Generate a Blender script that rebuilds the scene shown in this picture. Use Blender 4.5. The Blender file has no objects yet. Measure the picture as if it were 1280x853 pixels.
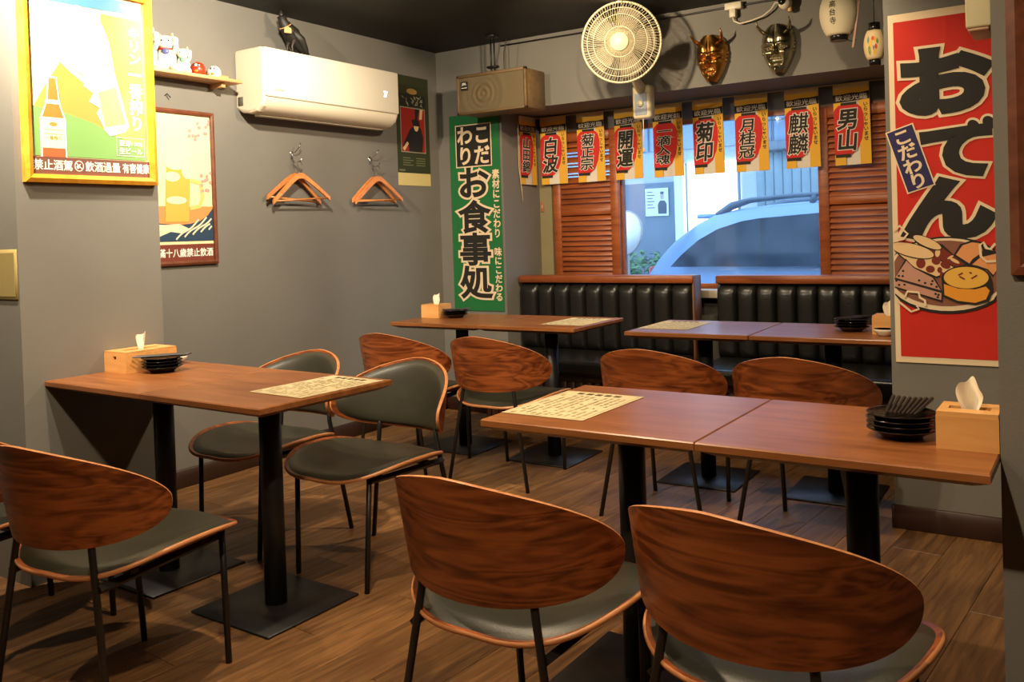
import bpy, bmesh, math, random
from mathutils import Vector, Matrix
random.seed(11)
SC = bpy.context.scene
COL = SC.collection
PI = math.pi

# ------------------------------------------------------------------ camera
CAM_R = Vector((0.83576466, 0.54817057, -0.03172474))
CAM_U = Vector((0.01738847, 0.03132547, 0.99935797))
CAM_F = Vector((-0.54881242, 0.83577972, -0.01664887))
cam_data = bpy.data.cameras.new('camera')
cam = bpy.data.objects.new('camera', cam_data)
COL.objects.link(cam)
m = Matrix((CAM_R, CAM_U, -CAM_F)).transposed().to_4x4()
m.translation = Vector((0, 0, 1.2497))
cam.matrix_world = m
cam_data.sensor_width = 36.0
cam_data.lens = 1116.58 / 1280 * 36.0
cam_data.shift_y = -(426.5 - 309.26) / 1280
cam_data.clip_start = 0.05
SC.camera = cam

# ------------------------------------------------------------------ world and view
w = bpy.data.worlds.new('sky'); SC.world = w
w.use_nodes = True
bg = w.node_tree.nodes['Background']
bg.inputs[0].default_value = (0.46, 0.70, 1.0, 1)
bg.inputs[1].default_value = 3.3
SC.view_settings.view_transform = 'Standard'
SC.view_settings.look = 'None'
SC.view_settings.gamma = 1.0
SC.view_settings.use_curve_mapping = False
SC.view_settings.exposure = 0.45
SC.cycles.use_denoising = True
SC.cycles.max_bounces = 8
SC.cycles.sample_clamp_indirect = 6.0
SC.cycles.caustics_reflective = False
SC.cycles.caustics_refractive = False

# ------------------------------------------------------------------ helpers
def lin(c):
    c = c / 255.0
    return c / 12.92 if c <= 0.04045 else ((c + 0.055) / 1.055) ** 2.4
def rgb(r, g, b): return (lin(r), lin(g), lin(b), 1.0)

MATS = {}
def base_mat(name):
    mt = bpy.data.materials.new(name); mt.use_nodes = True
    nt = mt.node_tree
    return mt, nt, nt.nodes['Principled BSDF']
def mat(name, col, rough=0.5, metal=0.0, var=0.0, vscale=6.0, bump=0.0, bscale=80.0, emit=None, est=1.0, coat=0.0, spec=0.5, sheen=0.0, trans=0.0):
    """plain procedural material: colour with soft noise variation, optional fine relief"""
    if name in MATS: return MATS[name]
    mt, nt, b = base_mat(name)
    b.inputs['Base Color'].default_value = col
    b.inputs['Roughness'].default_value = rough
    b.inputs['Metallic'].default_value = metal
    b.inputs['Specular IOR Level'].default_value = spec
    b.inputs['Coat Weight'].default_value = coat
    b.inputs['Sheen Weight'].default_value = sheen
    if emit:
        b.inputs['Emission Color'].default_value = emit
        b.inputs['Emission Strength'].default_value = est
    tc = nt.nodes.new('ShaderNodeTexCoord')
    if var > 0:
        n = nt.nodes.new('ShaderNodeTexNoise'); n.inputs['Scale'].default_value = vscale
        n.inputs['Detail'].default_value = 5
        nt.links.new(tc.outputs['Object'], n.inputs['Vector'])
        r = nt.nodes.new('ShaderNodeValToRGB')
        r.color_ramp.elements[0].position = 0.3; r.color_ramp.elements[1].position = 0.7
        r.color_ramp.elements[0].color = tuple(c * (1 - var) for c in col[:3]) + (1,)
        r.color_ramp.elements[1].color = tuple(min(1, c * (1 + var)) for c in col[:3]) + (1,)
        nt.links.new(n.outputs['Fac'], r.inputs['Fac'])
        nt.links.new(r.outputs['Color'], b.inputs['Base Color'])
    if bump > 0:
        n2 = nt.nodes.new('ShaderNodeTexNoise'); n2.inputs['Scale'].default_value = bscale
        n2.inputs['Detail'].default_value = 3
        nt.links.new(tc.outputs['Object'], n2.inputs['Vector'])
        bp = nt.nodes.new('ShaderNodeBump'); bp.inputs['Strength'].default_value = bump
        bp.inputs['Distance'].default_value = 0.004
        nt.links.new(n2.outputs['Fac'], bp.inputs['Height'])
        nt.links.new(bp.outputs['Normal'], b.inputs['Normal'])
    MATS[name] = mt
    return mt
def wood(name, dark, light, stretch=(1, 9, 9), scale=3.0, rough=0.4, rings=0.5, coat=0.0, tone=0.12, mid=0.5, spec=0.5):
    """wood with grain along the axis that has the smallest stretch; each object gets its own offset and tone"""
    if name in MATS: return MATS[name]
    mt, nt, b = base_mat(name)
    N = nt.nodes.new; Lk = nt.links.new
    tc = N('ShaderNodeTexCoord'); oi = N('ShaderNodeObjectInfo')
    mul = N('ShaderNodeVectorMath'); mul.operation = 'SCALE'; mul.inputs['Scale'].default_value = 37.0
    cmb = N('ShaderNodeCombineXYZ')
    for i in range(3): Lk(oi.outputs['Random'], cmb.inputs[i])
    Lk(cmb.outputs[0], mul.inputs[0])
    mp = N('ShaderNodeMapping'); mp.inputs['Scale'].default_value = stretch
    Lk(tc.outputs['Object'], mp.inputs['Vector'])
    ad = N('ShaderNodeVectorMath'); ad.operation = 'ADD'
    Lk(mp.outputs[0], ad.inputs[0]); Lk(mul.outputs[0], ad.inputs[1])
    n1 = N('ShaderNodeTexNoise'); n1.inputs['Scale'].default_value = scale
    n1.inputs['Detail'].default_value = 6; n1.inputs['Roughness'].default_value = 0.62
    n1.inputs['Distortion'].default_value = 0.7
    Lk(ad.outputs[0], n1.inputs['Vector'])
    n2 = N('ShaderNodeTexNoise'); n2.inputs['Scale'].default_value = scale * 0.45
    n2.inputs['Detail'].default_value = 2; n2.inputs['Distortion'].default_value = 1.2
    Lk(ad.outputs[0], n2.inputs['Vector'])
    sn = N('ShaderNodeMath'); sn.operation = 'MULTIPLY'; sn.inputs[1].default_value = 34.0
    Lk(n2.outputs['Fac'], sn.inputs[0])
    si = N('ShaderNodeMath'); si.operation = 'SINE'; Lk(sn.outputs[0], si.inputs[0])
    ma = N('ShaderNodeMath'); ma.operation = 'MULTIPLY_ADD'
    ma.inputs[1].default_value = 0.16 * rings; Lk(si.outputs[0], ma.inputs[0]); Lk(n1.outputs['Fac'], ma.inputs[2])
    rp = N('ShaderNodeValToRGB')
    rp.color_ramp.elements[0].position = mid - 0.22; rp.color_ramp.elements[1].position = mid + 0.2
    rp.color_ramp.elements[0].color = dark; rp.color_ramp.elements[1].color = light
    Lk(ma.outputs[0], rp.inputs['Fac'])
    hs = N('ShaderNodeHueSaturation')
    mr = N('ShaderNodeMapRange'); mr.inputs['To Min'].default_value = 1 - tone; mr.inputs['To Max'].default_value = 1 + tone
    Lk(oi.outputs['Random'], mr.inputs['Value']); Lk(mr.outputs[0], hs.inputs['Value'])
    Lk(rp.outputs['Color'], hs.inputs['Color']); Lk(hs.outputs['Color'], b.inputs['Base Color'])
    b.inputs['Roughness'].default_value = rough
    b.inputs['Specular IOR Level'].default_value = spec
    b.inputs['Coat Weight'].default_value = coat
    bp = N('ShaderNodeBump'); bp.inputs['Strength'].default_value = 0.08; bp.inputs['Distance'].default_value = 0.002
    Lk(n1.outputs['Fac'], bp.inputs['Height']); Lk(bp.outputs['Normal'], b.inputs['Normal'])
    MATS[name] = mt
    return mt
def glass(name, tint=(0.93, 0.96, 1, 1), gloss=0.06, haze=0.03):
    if name in MATS: return MATS[name]
    mt = bpy.data.materials.new(name); mt.use_nodes = True; nt = mt.node_tree
    nt.nodes.clear(); N = nt.nodes.new; Lk = nt.links.new
    tr = N('ShaderNodeBsdfTransparent'); tr.inputs[0].default_value = tint
    gl = N('ShaderNodeBsdfGlossy'); gl.inputs['Roughness'].default_value = 0.02
    df = N('ShaderNodeBsdfTranslucent'); df.inputs[0].default_value = (0.75, 0.85, 0.95, 1)
    nz = N('ShaderNodeTexNoise'); nz.inputs['Scale'].default_value = 9; nz.inputs['Detail'].default_value = 8
    tc = N('ShaderNodeTexCoord'); Lk(tc.outputs['Object'], nz.inputs['Vector'])
    mr = N('ShaderNodeMapRange'); mr.inputs['From Min'].default_value = 0.3; mr.inputs['From Max'].default_value = 0.7
    mr.inputs['To Min'].default_value = haze * 0.5; mr.inputs['To Max'].default_value = haze * 1.6
    Lk(nz.outputs['Fac'], mr.inputs['Value'])
    m1 = N('ShaderNodeMixShader'); Lk(mr.outputs[0], m1.inputs[0]); Lk(tr.outputs[0], m1.inputs[1]); Lk(df.outputs[0], m1.inputs[2])
    m2 = N('ShaderNodeMixShader'); m2.inputs[0].default_value = gloss
    Lk(m1.outputs[0], m2.inputs[1]); Lk(gl.outputs[0], m2.inputs[2])
    out = N('ShaderNodeOutputMaterial'); Lk(m2.outputs[0], out.inputs[0])
    MATS[name] = mt
    return mt

class MB:
    """collects verts and faces; build() links them as one mesh object"""
    def __init__(s): s.v = []; s.f = []; s.sm = []; s.lay = 0
    def add(s, vs, fs, smooth=False, M=None):
        o = len(s.v)
        s.v += [tuple(M @ Vector(p)) if M is not None else tuple(p) for p in vs]
        s.f += [tuple(i + o for i in f) for f in fs]
        s.sm += [smooth] * len(fs)
        return s
    def box(s, x0, x1, y0, y1, z0, z1, M=None):
        vs = [(x0,y0,z0),(x1,y0,z0),(x1,y1,z0),(x0,y1,z0),(x0,y0,z1),(x1,y0,z1),(x1,y1,z1),(x0,y1,z1)]
        return s.add(vs, [(0,3,2,1),(4,5,6,7),(0,1,5,4),(1,2,6,5),(2,3,7,6),(3,0,4,7)], False, M)
    def rbox(s, x0, x1, y0, y1, z0, z1, r=0.005, seg=2, M=None, smooth=True):
        bm = bmesh.new()
        bmesh.ops.create_cube(bm, size=1)
        for v in bm.verts:
            v.co = Vector(((x0+x1)/2 + v.co.x*(x1-x0), (y0+y1)/2 + v.co.y*(y1-y0), (z0+z1)/2 + v.co.z*(z1-z0)))
        bmesh.ops.bevel(bm, geom=list(bm.edges), offset=r, segments=seg, affect='EDGES', profile=0.5)
        return s.bm(bm, smooth, M)
    def bm(s, bm, smooth=False, M=None):
        bm.verts.index_update()
        vs = [v.co.copy() for v in bm.verts]; fs = [[v.index for v in f.verts] for f in bm.faces]
        bm.free()
        return s.add(vs, fs, smooth, M)
    def tube(s, pts, r, n=8, cap=True, M=None, smooth=True):
        pts = [Vector(p) for p in pts]; k = len(pts)
        rs = r if isinstance(r, (list, tuple)) else [r] * k
        vs = []; fs = []; prev = None
        for i, p in enumerate(pts):
            t = (pts[min(i+1, k-1)] - pts[max(i-1, 0)]).normalized()
            if prev is None:
                a = Vector((0,0,1)) if abs(t.z) < 0.9 else Vector((1,0,0))
                x = t.cross(a).normalized()
            else:
                x = (prev - t * prev.dot(t)).normalized()
            prev = x; y = t.cross(x)
            for j in range(n):
                a = 2*PI*j/n
                vs.append(p + (x*math.cos(a) + y*math.sin(a)) * rs[i])
        for i in range(k-1):
            for j in range(n):
                fs.append((i*n+j, i*n+(j+1)%n, (i+1)*n+(j+1)%n, (i+1)*n+j))
        if cap:
            fs.append(tuple(range(n))[::-1]); fs.append(tuple((k-1)*n+j for j in range(n)))
        return s.add(vs, fs, smooth, M)
    def lathe(s, prof, n=24, M=None, smooth=True, closed=False):
        vs = []; fs = []; k = len(prof)
        for r, z in prof:
            for j in range(n):
                a = 2*PI*j/n; vs.append((r*math.cos(a), r*math.sin(a), z))
        for i in range(k-1):
            for j in range(n):
                fs.append((i*n+j, i*n+(j+1)%n, (i+1)*n+(j+1)%n, (i+1)*n+j))
        if prof[0][0] > 1e-5: fs.append(tuple(range(n))[::-1])
        if prof[-1][0] > 1e-5: fs.append(tuple((k-1)*n+j for j in range(n)))
        return s.add(vs, fs, smooth, M)
    def prism(s, poly, z0, z1, M=None, smooth=False):
        n = len(poly)
        vs = [(x,y,z0) for x,y in poly] + [(x,y,z1) for x,y in poly]
        fs = [tuple(range(n))[::-1], tuple(range(n,2*n))] + [(i,(i+1)%n,n+(i+1)%n,n+i) for i in range(n)]
        return s.add(vs, fs, smooth, M)
    def ball(s, c, r, nu=16, nv=10, M=None):
        rx, ry, rz = r if isinstance(r, (tuple, list)) else (r, r, r)
        vs = []; fs = []
        for i in range(nv+1):
            ph = PI*i/nv - PI/2
            for j in range(nu):
                a = 2*PI*j/nu
                vs.append((c[0]+rx*math.cos(ph)*math.cos(a), c[1]+ry*math.cos(ph)*math.sin(a), c[2]+rz*math.sin(ph)))
        for i in range(nv):
            for j in range(nu):
                fs.append((i*nu+j, i*nu+(j+1)%nu, (i+1)*nu+(j+1)%nu, (i+1)*nu+j))
        return s.add(vs, fs, True, M)
    def flat(s, poly, z=0.0, M=None):
        s.lay += 1; z += (s.lay % 9) * 3e-5            # overlapping pieces of one print never share a plane
        return s.add([(x,y,z) for x,y in poly], [tuple(range(len(poly)))], False, M)
    def rect(s, x0, x1, y0, y1, z=0.0):
        return s.flat([(x0,y0),(x1,y0),(x1,y1),(x0,y1)], z)
    def oval(s, cx, cy, rx, ry, z=0.0, n=28, rot=0.0):
        c, q = math.cos(rot), math.sin(rot)
        return s.flat([(cx+rx*math.cos(2*PI*i/n)*c-ry*math.sin(2*PI*i/n)*q, cy+rx*math.cos(2*PI*i/n)*q+ry*math.sin(2*PI*i/n)*c) for i in range(n)], z)
    def line(s, pts, wd, z=0.0):
        """flat ribbon along a 2D polyline"""
        L = []; R_ = []
        for i, p in enumerate(pts):
            a = pts[max(i-1,0)]; b = pts[min(i+1,len(pts)-1)]
            dx, dy = b[0]-a[0], b[1]-a[1]; d = math.hypot(dx,dy) or 1
            nx, ny = -dy/d*wd/2, dx/d*wd/2
            L.append((p[0]+nx,p[1]+ny)); R_.append((p[0]-nx,p[1]-ny))
        for i in range(len(pts)-1):
            s.flat([R_[i],R_[i+1],L[i+1],L[i]], z)
        return s
    def mesh(s, name):
        me = bpy.data.meshes.new(name)
        me.from_pydata(s.v, [], s.f)
        me.polygons.foreach_set('use_smooth', s.sm)
        me.update()
        return me
    def build(s, name, mt, parent=None):
        o = bpy.data.objects.new(name, s.mesh(name))
        COL.objects.link(o)
        if mt: o.data.materials.append(mt)
        if parent is not None: o.parent = parent
        return o

def tag(o, label, cat, group=None):
    o['label'] = label; o['category'] = cat
    if group: o['group'] = group
    return o
def thing(name, label, cat, loc=(0,0,0), rz=0.0, group=None, M=None):
    o = bpy.data.objects.new(name, None); COL.objects.link(o)
    o.empty_display_size = 0.1
    if M is not None: o.matrix_world = M
    else: o.location = loc; o.rotation_euler = (0,0,rz)
    return tag(o, label, cat, group)
def struct(name, mb, mt, parent=None):
    o = mb.build(name, mt, parent)
    if parent is None: o['kind'] = 'structure'
    return o
def stuff(o): o['kind'] = 'stuff'; return o
def share(src, name, parent=None, loc=None, rot=None):
    o = src.copy(); o.name = name; COL.objects.link(o)
    if parent is not None: o.parent = parent
    if loc is not None: o.location = loc
    if rot is not None: o.rotation_euler = rot
    return o
def copy_tree(root, loc=None, rz=None, label=None, parent=None):
    r = root.copy(); COL.objects.link(r)
    if parent is not None: r.parent = parent
    if loc is not None: r.location = loc
    if rz is not None: r.rotation_euler = (0,0,rz)
    if label: r['label'] = label
    for ch in list(root.children): copy_tree(ch, parent=r)
    return r
def frame(O, U, V):
    """matrix of a local drawing plane: x along U, y along V, z out of the plane"""
    U = Vector(U).normalized(); V = Vector(V).normalized(); N = U.cross(V)
    M = Matrix((U, V, N)).transposed().to_4x4(); M.translation = Vector(O)
    return M
def on_left(x, y, z): return frame((x,y,z), (0,1,0), (0,0,1))      # faces +X
def on_back(x, y, z): return frame((x,y,z), (1,0,0), (0,0,1))      # faces -Y

# glyph outlines come from Blender's own built-in font
GL = {}
def glyph(ch, bold=0.0, grow=0.0, res=4):
    k = (ch, round(bold,4), round(grow,4), res)
    if k in GL: return GL[k]
    c = bpy.data.curves.new('glyph', 'FONT'); c.body = ch; c.size = 1.0
    c.resolution_u = res
    c.fill_mode = 'FRONT'
    c.bevel_depth = bold + grow; c.bevel_resolution = 0
    o = bpy.data.objects.new('glyph', c); COL.objects.link(o)
    me = o.to_mesh()
    vs = [tuple(v.co) for v in me.vertices]; fs = [tuple(p.vertices) for p in me.polygons]
    o.to_mesh_clear()
    bpy.data.objects.remove(o); bpy.data.curves.remove(c)
    GL[k] = (vs, fs)
    return GL[k]
def letters(mb, text, x, y, wd, ht, z, bold=0.02, grow=0.0, rot=0.0, slant=0.0, res=4):
    """one em-square glyph filling a wd x ht cell centred on x, y"""
    vs, fs = glyph(text, bold, grow, res)
    c, q = math.cos(rot), math.sin(rot); out = []
    for a, b, d in vs:
        px = (a - 0.5) * wd; py = (b - 0.38) * ht
        px += slant * py
        out.append((x + px*c - py*q, y + px*q + py*c, z + d * 0.004))
    mb.add(out, fs)
def column(mb, text, x, y_top, cw, chh, z, **k):
    for i, ch in enumerate(text):
        if ch != ' ': letters(mb, ch, x, y_top - chh*(i+0.5), cw, chh, z, **k)
def row(mb, text, x0, y, cw, chh, z, **k):
    for i, ch in enumerate(text):
        if ch != ' ': letters(mb, ch, x0 + cw*(i+0.5), y, cw, chh, z, **k)
def word(mb, text, x0, x1, y0, y1, z, bold=0.0):
    """a Latin word stretched to a box"""
    vs, fs = glyph(text, bold)
    xs = [v[0] for v in vs]; ys = [v[1] for v in vs]
    sx = (x1-x0)/(max(xs)-min(xs)); sy = (y1-y0)/(max(ys)-min(ys))
    mb.add([(x0+(v[0]-min(xs))*sx, y0+(v[1]-min(ys))*sy, z + v[2]*0.004) for v in vs], fs)

# ------------------------------------------------------------------ shared materials
M_WALL = mat('grey wall paint', rgb(118,115,108), 0.75, var=0.05, vscale=3, bump=0.12, bscale=180, spec=0.3)
M_CEIL = mat('black ceiling paint', rgb(24,22,18), 0.6, var=0.1, vscale=2, spec=0.4)
M_BLACK = mat('black metal', rgb(26,25,25), 0.42, bump=0.05, bscale=400)
M_BASE = mat('dark baseboard', rgb(52,30,22), 0.45, var=0.2, vscale=10)
M_WALNUT = wood('walnut veneer', rgb(86,38,15), rgb(156,84,40), (0.7, 3, 9), 3.6, 0.36, rings=0.75, tone=0.07)
M_PLY = wood('plywood edge', rgb(170,105,62), rgb(206,142,92), (2, 2, 30), 6, 0.4, rings=0.1, tone=0.03)
M_LEATHER = mat('olive black leather', rgb(50,48,37), 0.42, var=0.08, vscale=20, bump=0.12, bscale=220)
M_TOP = wood('brown tabletop', rgb(112,63,30), rgb(150,94,52), (1, 7, 7), 2.6, 0.32, rings=0.25, tone=0.05)
M_CREAM = mat('cream print', rgb(228,205,170), 0.8)
M_INK = mat('black print', rgb(28,25,22), 0.8)
M_WHITE = mat('white print', rgb(236,232,222), 0.8)
M_CHROME = mat('chrome', rgb(200,200,198), 0.15, metal=1.0)

# ------------------------------------------------------------------ setting
XL, YB, H = -3.925, 5.064, 2.5425          # left wall, back wall, ceiling height
XA, YW, ZS = -3.38, 5.57, 2.075            # alcove side wall, window wall, soffit height
floor = struct('floor', MB().box(-4.05, 1.2, -2.6, 5.75, -0.12, -0.006), mat('floor joint', rgb(84,62,42), 0.8))
M_PLANK = wood('floor planks', rgb(76,50,29), rgb(142,101,60), (16, 1, 16), 3.2, 0.45, rings=0.12, tone=0.32)
pl_mesh = MB().rbox(-0.0895, 0.0895, -0.599, 0.599, -0.012, 0.0, 0.0012, 1, smooth=False).mesh('plank')
pl_mesh.materials.append(M_PLANK)
ang = -0.085
R2 = Matrix.Rotation(ang, 2)
for i in range(-28, 18):
    off = (i * 0.37) % 1.2
    for j in range(-5, 8):
        q = R2 @ Vector((i*0.18, j*1.2 + off))
        if not (-4.0 < q.x < 1.15 and -1.4 < q.y < 5.1): continue
        if q.x > -0.05 and q.y > 2.75: continue
        o = bpy.data.objects.new('plank', pl_mesh); COL.objects.link(o); o.parent = floor
        o.location = (q.x, q.y, 0); o.rotation_euler = (0, 0, ang)
struct('ceiling', MB().box(-4.05, 1.2, -2.6, 5.75, H, H+0.1), M_CEIL)
struct('wall_left', MB().box(XL-0.12, XL, -2.6, 5.75, -0.1, H), M_WALL)
struct('wall_left_pier', MB().box(XL-0.01, -3.30, 1.738, 2.33, -0.01, H), M_WALL)
struct('wall_back', MB().box(XL, XA, YB, 5.75, -0.01, H).box(XA, -0.70, YB, 5.75, ZS, H)
       .box(XA, -0.70, YW, 5.75, -0.01, 0.845).box(XA, -0.70, YW, 5.75, 1.955, ZS).box(XA, -3.275, YW, 5.75, 0.845, 1.955), M_WALL)
struct('wall_right_partition', MB().box(-0.71, -0.18, 3.86, 5.75, -0.01, H), M_WALL)
struct('wall_right_pier', MB().box(-0.18, 1.2, 2.12, 5.75, -0.01, H), M_WALL)
struct('wall_right', MB().box(1.1, 1.2, -2.6, 2.13, -0.01, H), M_WALL)
struct('wall_front', MB().box(-4.05, 1.2, -2.7, -2.6, -0.01, H), M_WALL)
struct('baseboard_left', MB().rbox(XL-0.004, XL+0.012, 2.33, YB, 0, 0.095, 0.003, 1), M_BASE)
struct('baseboard_right', MB().rbox(-0.715, -0.18, 3.848, 3.866, 0, 0.095, 0.003, 1).rbox(-0.722, -0.708, 3.848, 5.2, 0, 0.095, 0.003, 1), M_BASE)
struct('baseboard_back', MB().rbox(XL+0.012, XA, YB-0.012, YB+0.004, 0, 0.095, 0.003, 1), M_BASE)
p = MB().box(XA-0.005, -3.28, YW-0.035, YW+0.01, 0.80, 1.955)
tr = struct('trim_1', p, mat('olive frame paint', rgb(140,128,92), 0.55, var=0.05))
MB().rbox(-3.37, -3.345, YW-0.045, YW-0.03, 1.39, 1.46, 0.003).build('latch', mat('copper latch', rgb(168,108,70), 0.4), tr)
MB().rbox(-3.362, -3.352, YW-0.05, YW-0.04, 1.415, 1.44, 0.002).build('latch_button', mat('latch button', rgb(196,150,110), 0.4), tr)
struct('trim_2', MB().rbox(XA, -0.72, YW-0.14, YW+0.02, 0.79, 0.842, 0.006), mat('pale sill stone', rgb(172,160,140), 0.5, var=0.08))

# window with wooden frame between the shutters
M_SHUT = wood('shutter wood', rgb(118,56,24), rgb(168,92,46), (1, 8, 8), 3, 0.42, rings=0.2, tone=0.06)
win = struct('window_1', MB().box(-3.275, -0.72, YW, YW+0.05, 0.845, 0.875).box(-3.275, -0.72, YW, YW+0.05, 1.925, 1.955)
       .box(-3.275, -3.24, YW, YW+0.05, 0.875, 1.925).box(-2.77, -2.735, YW, YW+0.05, 0.875, 1.925)
       .box(-1.41, -1.385, YW, YW+0.05, 0.875, 1.925).box(-0.76, -0.72, YW, YW+0.05, 0.875, 1.925), M_SHUT)
M_GLASS = glass('window glass', gloss=0.05, haze=0.035)
for x0, x1 in ((-3.24,-2.77), (-2.735,-1.41), (-1.385,-0.76)):
    MB().box(x0, x1, YW+0.022, YW+0.028, 0.875, 1.925).build('pane', M_GLASS, win)
slat_bm = {}
def shutter(x0, x1, label, open_rows=()):
    t = thing('louvred_shutter', label, 'shutter', ((x0+x1)/2, YW-0.03, 0.86), 0.0, 'wooden louvred shutters')
    hw = (x1-x0)/2; ht = 1.075; st = 0.062
    for sx in (-1, 1):
        a, b = sorted((sx*hw, sx*(hw-st)))
        MB().rbox(a, b, -0.018, 0.018, 0, ht, 0.003, 1).build('stile', M_SHUT, t)
    for z0, z1 in ((0, 0.07), (0.495, 0.545), (ht-0.06, ht)):
        MB().rbox(-hw+st, hw-st, -0.016, 0.016, z0, z1, 0.003, 1).build('rail', M_SHUT, t)
    me = MB().rbox(-hw+st-0.004, hw-st+0.004, -0.004, 0.004, -0.026, 0.026, 0.003, 1).mesh('slat')
    me.materials.append(M_SHUT)
    k = 0
    for za, zb in ((0.07, 0.495), (0.545, ht-0.06)):
        n = int(round((zb-za)/0.0355))
        for i in range(n):
            o = bpy.data.objects.new('slat', me); COL.objects.link(o); o.parent = t
            o.location = (0, 0, za + (zb-za)*(i+0.5)/n)
            o.rotation_euler = (math.radians(88 if k in open_rows else -36), 0, 0)
            k += 1
    return t
shutter(-3.262, -2.742, 'brown louvred shutter beside the olive window post', (22, 20, 18))
shutter(-1.406, -0.722, 'brown louvred shutter beside the wall with the red banner')

# ------------------------------------------------------------------ chairs
def outline(a, bu, bd, n, k=72, nu=None):
    pts = []
    for i in range(k):
        t = 2*PI*i/k
        c, s_ = math.cos(t), math.sin(t); e = (nu or n) if s_ > 0 else n
        pts.append((a*math.copysign(abs(c)**(2/e), c), (bu if s_ > 0 else bd)*math.copysign(abs(s_)**(2/e), s_)))
    return pts
def sheet(surf, out, off_fn, rings=9):
    """one skin of a lens-shaped sheet: radial rings of the outline mapped through surf(p, q, offset)"""
    k = len(out); vs = [surf(0, 0, off_fn(0))]; fs = []
    for r in range(1, rings+1):
        s_ = r/rings
        s2 = s_**0.75
        for p, q in out: vs.append(surf(p*s2, q*s2, off_fn(s2)))
    for j in range(k): fs.append((0, 1+j, 1+(j+1)%k))
    for r in range(rings-1):
        for j in range(k):
            a = 1+r*k+j; b = 1+r*k+(j+1)%k
            fs.append((a, a+k, b+k, b))
    return vs, fs
def back_surf(p, q, off):
    r = 0.30; th = p/r
    z = 0.590 + q
    lean = -(z-0.44)*0.20
    nx, ny = -math.sin(th), math.cos(th)                  # inward normal (towards the sitter, +y)
    return (r*math.sin(th) + nx*off, -0.238 + r*(1-math.cos(th)) + ny*off + lean, z)
def seat_surf(p, q, off):
    w = abs(p)/0.285
    z = 0.388 + 0.060*w**3 + 0.010*(q/0.27)**2*(1-min(1,w))
    sl = math.copysign(0.060*3*w**2/0.285, p); d = math.hypot(1, sl)
    return (p*0.97 - sl/d*off, 0.035 + q, z + off/d)
def shell_parts(t, surf, out, th, pad_in, pad_th, names):
    k = len(out)
    mb = MB()
    vs, fs = sheet(surf, out, lambda s_: -th/2); mb.add(vs, [f[::-1] for f in fs], True)
    vs, fs = sheet(surf, out, lambda s_: th/2); mb.add(vs, fs, True)
    mb.build(names[0], M_WALNUT, t)
    e = MB(); prof = ((1.0, -th/2), (1.008, -th/4), (1.010, 0), (1.008, th/4), (1.0, th/2)); ev = []
    for g, o_ in prof:
        for p, q in out: ev.append(surf(p*g, q*g, o_))
    ef = [(i*k+j, i*k+(j+1)%k, (i+1)*k+(j+1)%k, (i+1)*k+j) for i in range(len(prof)-1) for j in range(k)]
    e.add(ev, ef, True); e.build(names[1], M_PLY, t)
    ins = [(p*pad_in, q*pad_in) for p, q in out]
    c = MB(); vs, fs = sheet(surf, ins, lambda s_: th/2 + pad_th*(1-s_**9)**0.5 * (0.85+0.15*(1-s_*s_)), 12)
    c.add(vs, fs, True); c.build(names[2], M_LEATHER, t)
def make_chair():
    t = thing('dining_chair', 'x', 'chair', group='walnut shell dining chairs')
    shell_parts(t, back_surf, outline(0.380, 0.160, 0.116, 2.4, nu=1.58), 0.012, 0.945, 0.022, ('backrest', 'backrest_edge', 'backrest_pad'))
    shell_parts(t, seat_surf, outline(0.285, 0.275, 0.262, 2.55), 0.012, 0.958, 0.026, ('seat', 'seat_edge', 'seat_pad'))
    for s_ in (-1, 1):
        MB().tube([(s_*0.180, 0.225, 0), (s_*0.190, 0.205, 0.412)], 0.0095, 10).build('leg', M_BLACK, t)
        MB().tube([(s_*0.235, -0.225, 0), (s_*0.153, -0.196, 0.46), (s_*0.147, -0.198, 0.53)], 0.0095, 10).build('leg', M_BLACK, t)
        a = Vector((s_*0.186, 0.204, 0.388)); b = Vector((s_*0.178, -0.200, 0.374))
        MB().tube([a, b], [0.011, 0.013], 4, smooth=False).build('side_rail', M_BLACK, t)
    for y in (0.14, -0.10):
        MB().box(-0.19, 0.19, y-0.013, y+0.013, 0.383, 0.395).build('crossbar', M_BLACK, t)
    return t
chair0 = make_chair()
CH = [  # x, y, facing, label
 (-2.975, 1.515, 0.03, 'walnut chair beside the grey pier, back turned, at the table under the beer poster'),
 (-2.335, 1.475, 0.10, 'walnut chair, back turned, at the free end of the table under the beer poster'),
 (-2.945, 2.575, PI-0.02, 'olive padded chair facing the room, tucked at the poster table near the left wall'),
 (-2.333, 2.535, PI-0.05, 'olive padded chair facing the room, at the menu end of the poster table'),
 (-3.127, 3.765, 0.00, 'walnut chair, back turned, at the tissue box end of the table before the green banner'),
 (-2.536, 3.800, 0.00, 'walnut chair, back turned, at the menu end of the table before the green banner'),
 (-1.600, 3.660, 0.00, 'walnut chair, back turned, at the menu end of the table before the window bench'),
 (-0.983, 3.635, -0.02, 'walnut chair, back turned, at the plate end of the table before the window bench'),
 (-1.128, 1.738, -0.03, 'walnut chair, back turned, before the menu of the front table by the red banner'),
 (-0.545, 1.768, -0.14, 'walnut chair, back turned, before the plates of the front table by the red banner'),
]
for i, (x, y, a, lb) in enumerate(CH):
    if i == 0: c = chair0; c.location = (x, y, 0); c.rotation_euler = (0, 0, a); c['label'] = lb
    else: copy_tree(chair0, (x, y, 0), a, lb)

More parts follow.
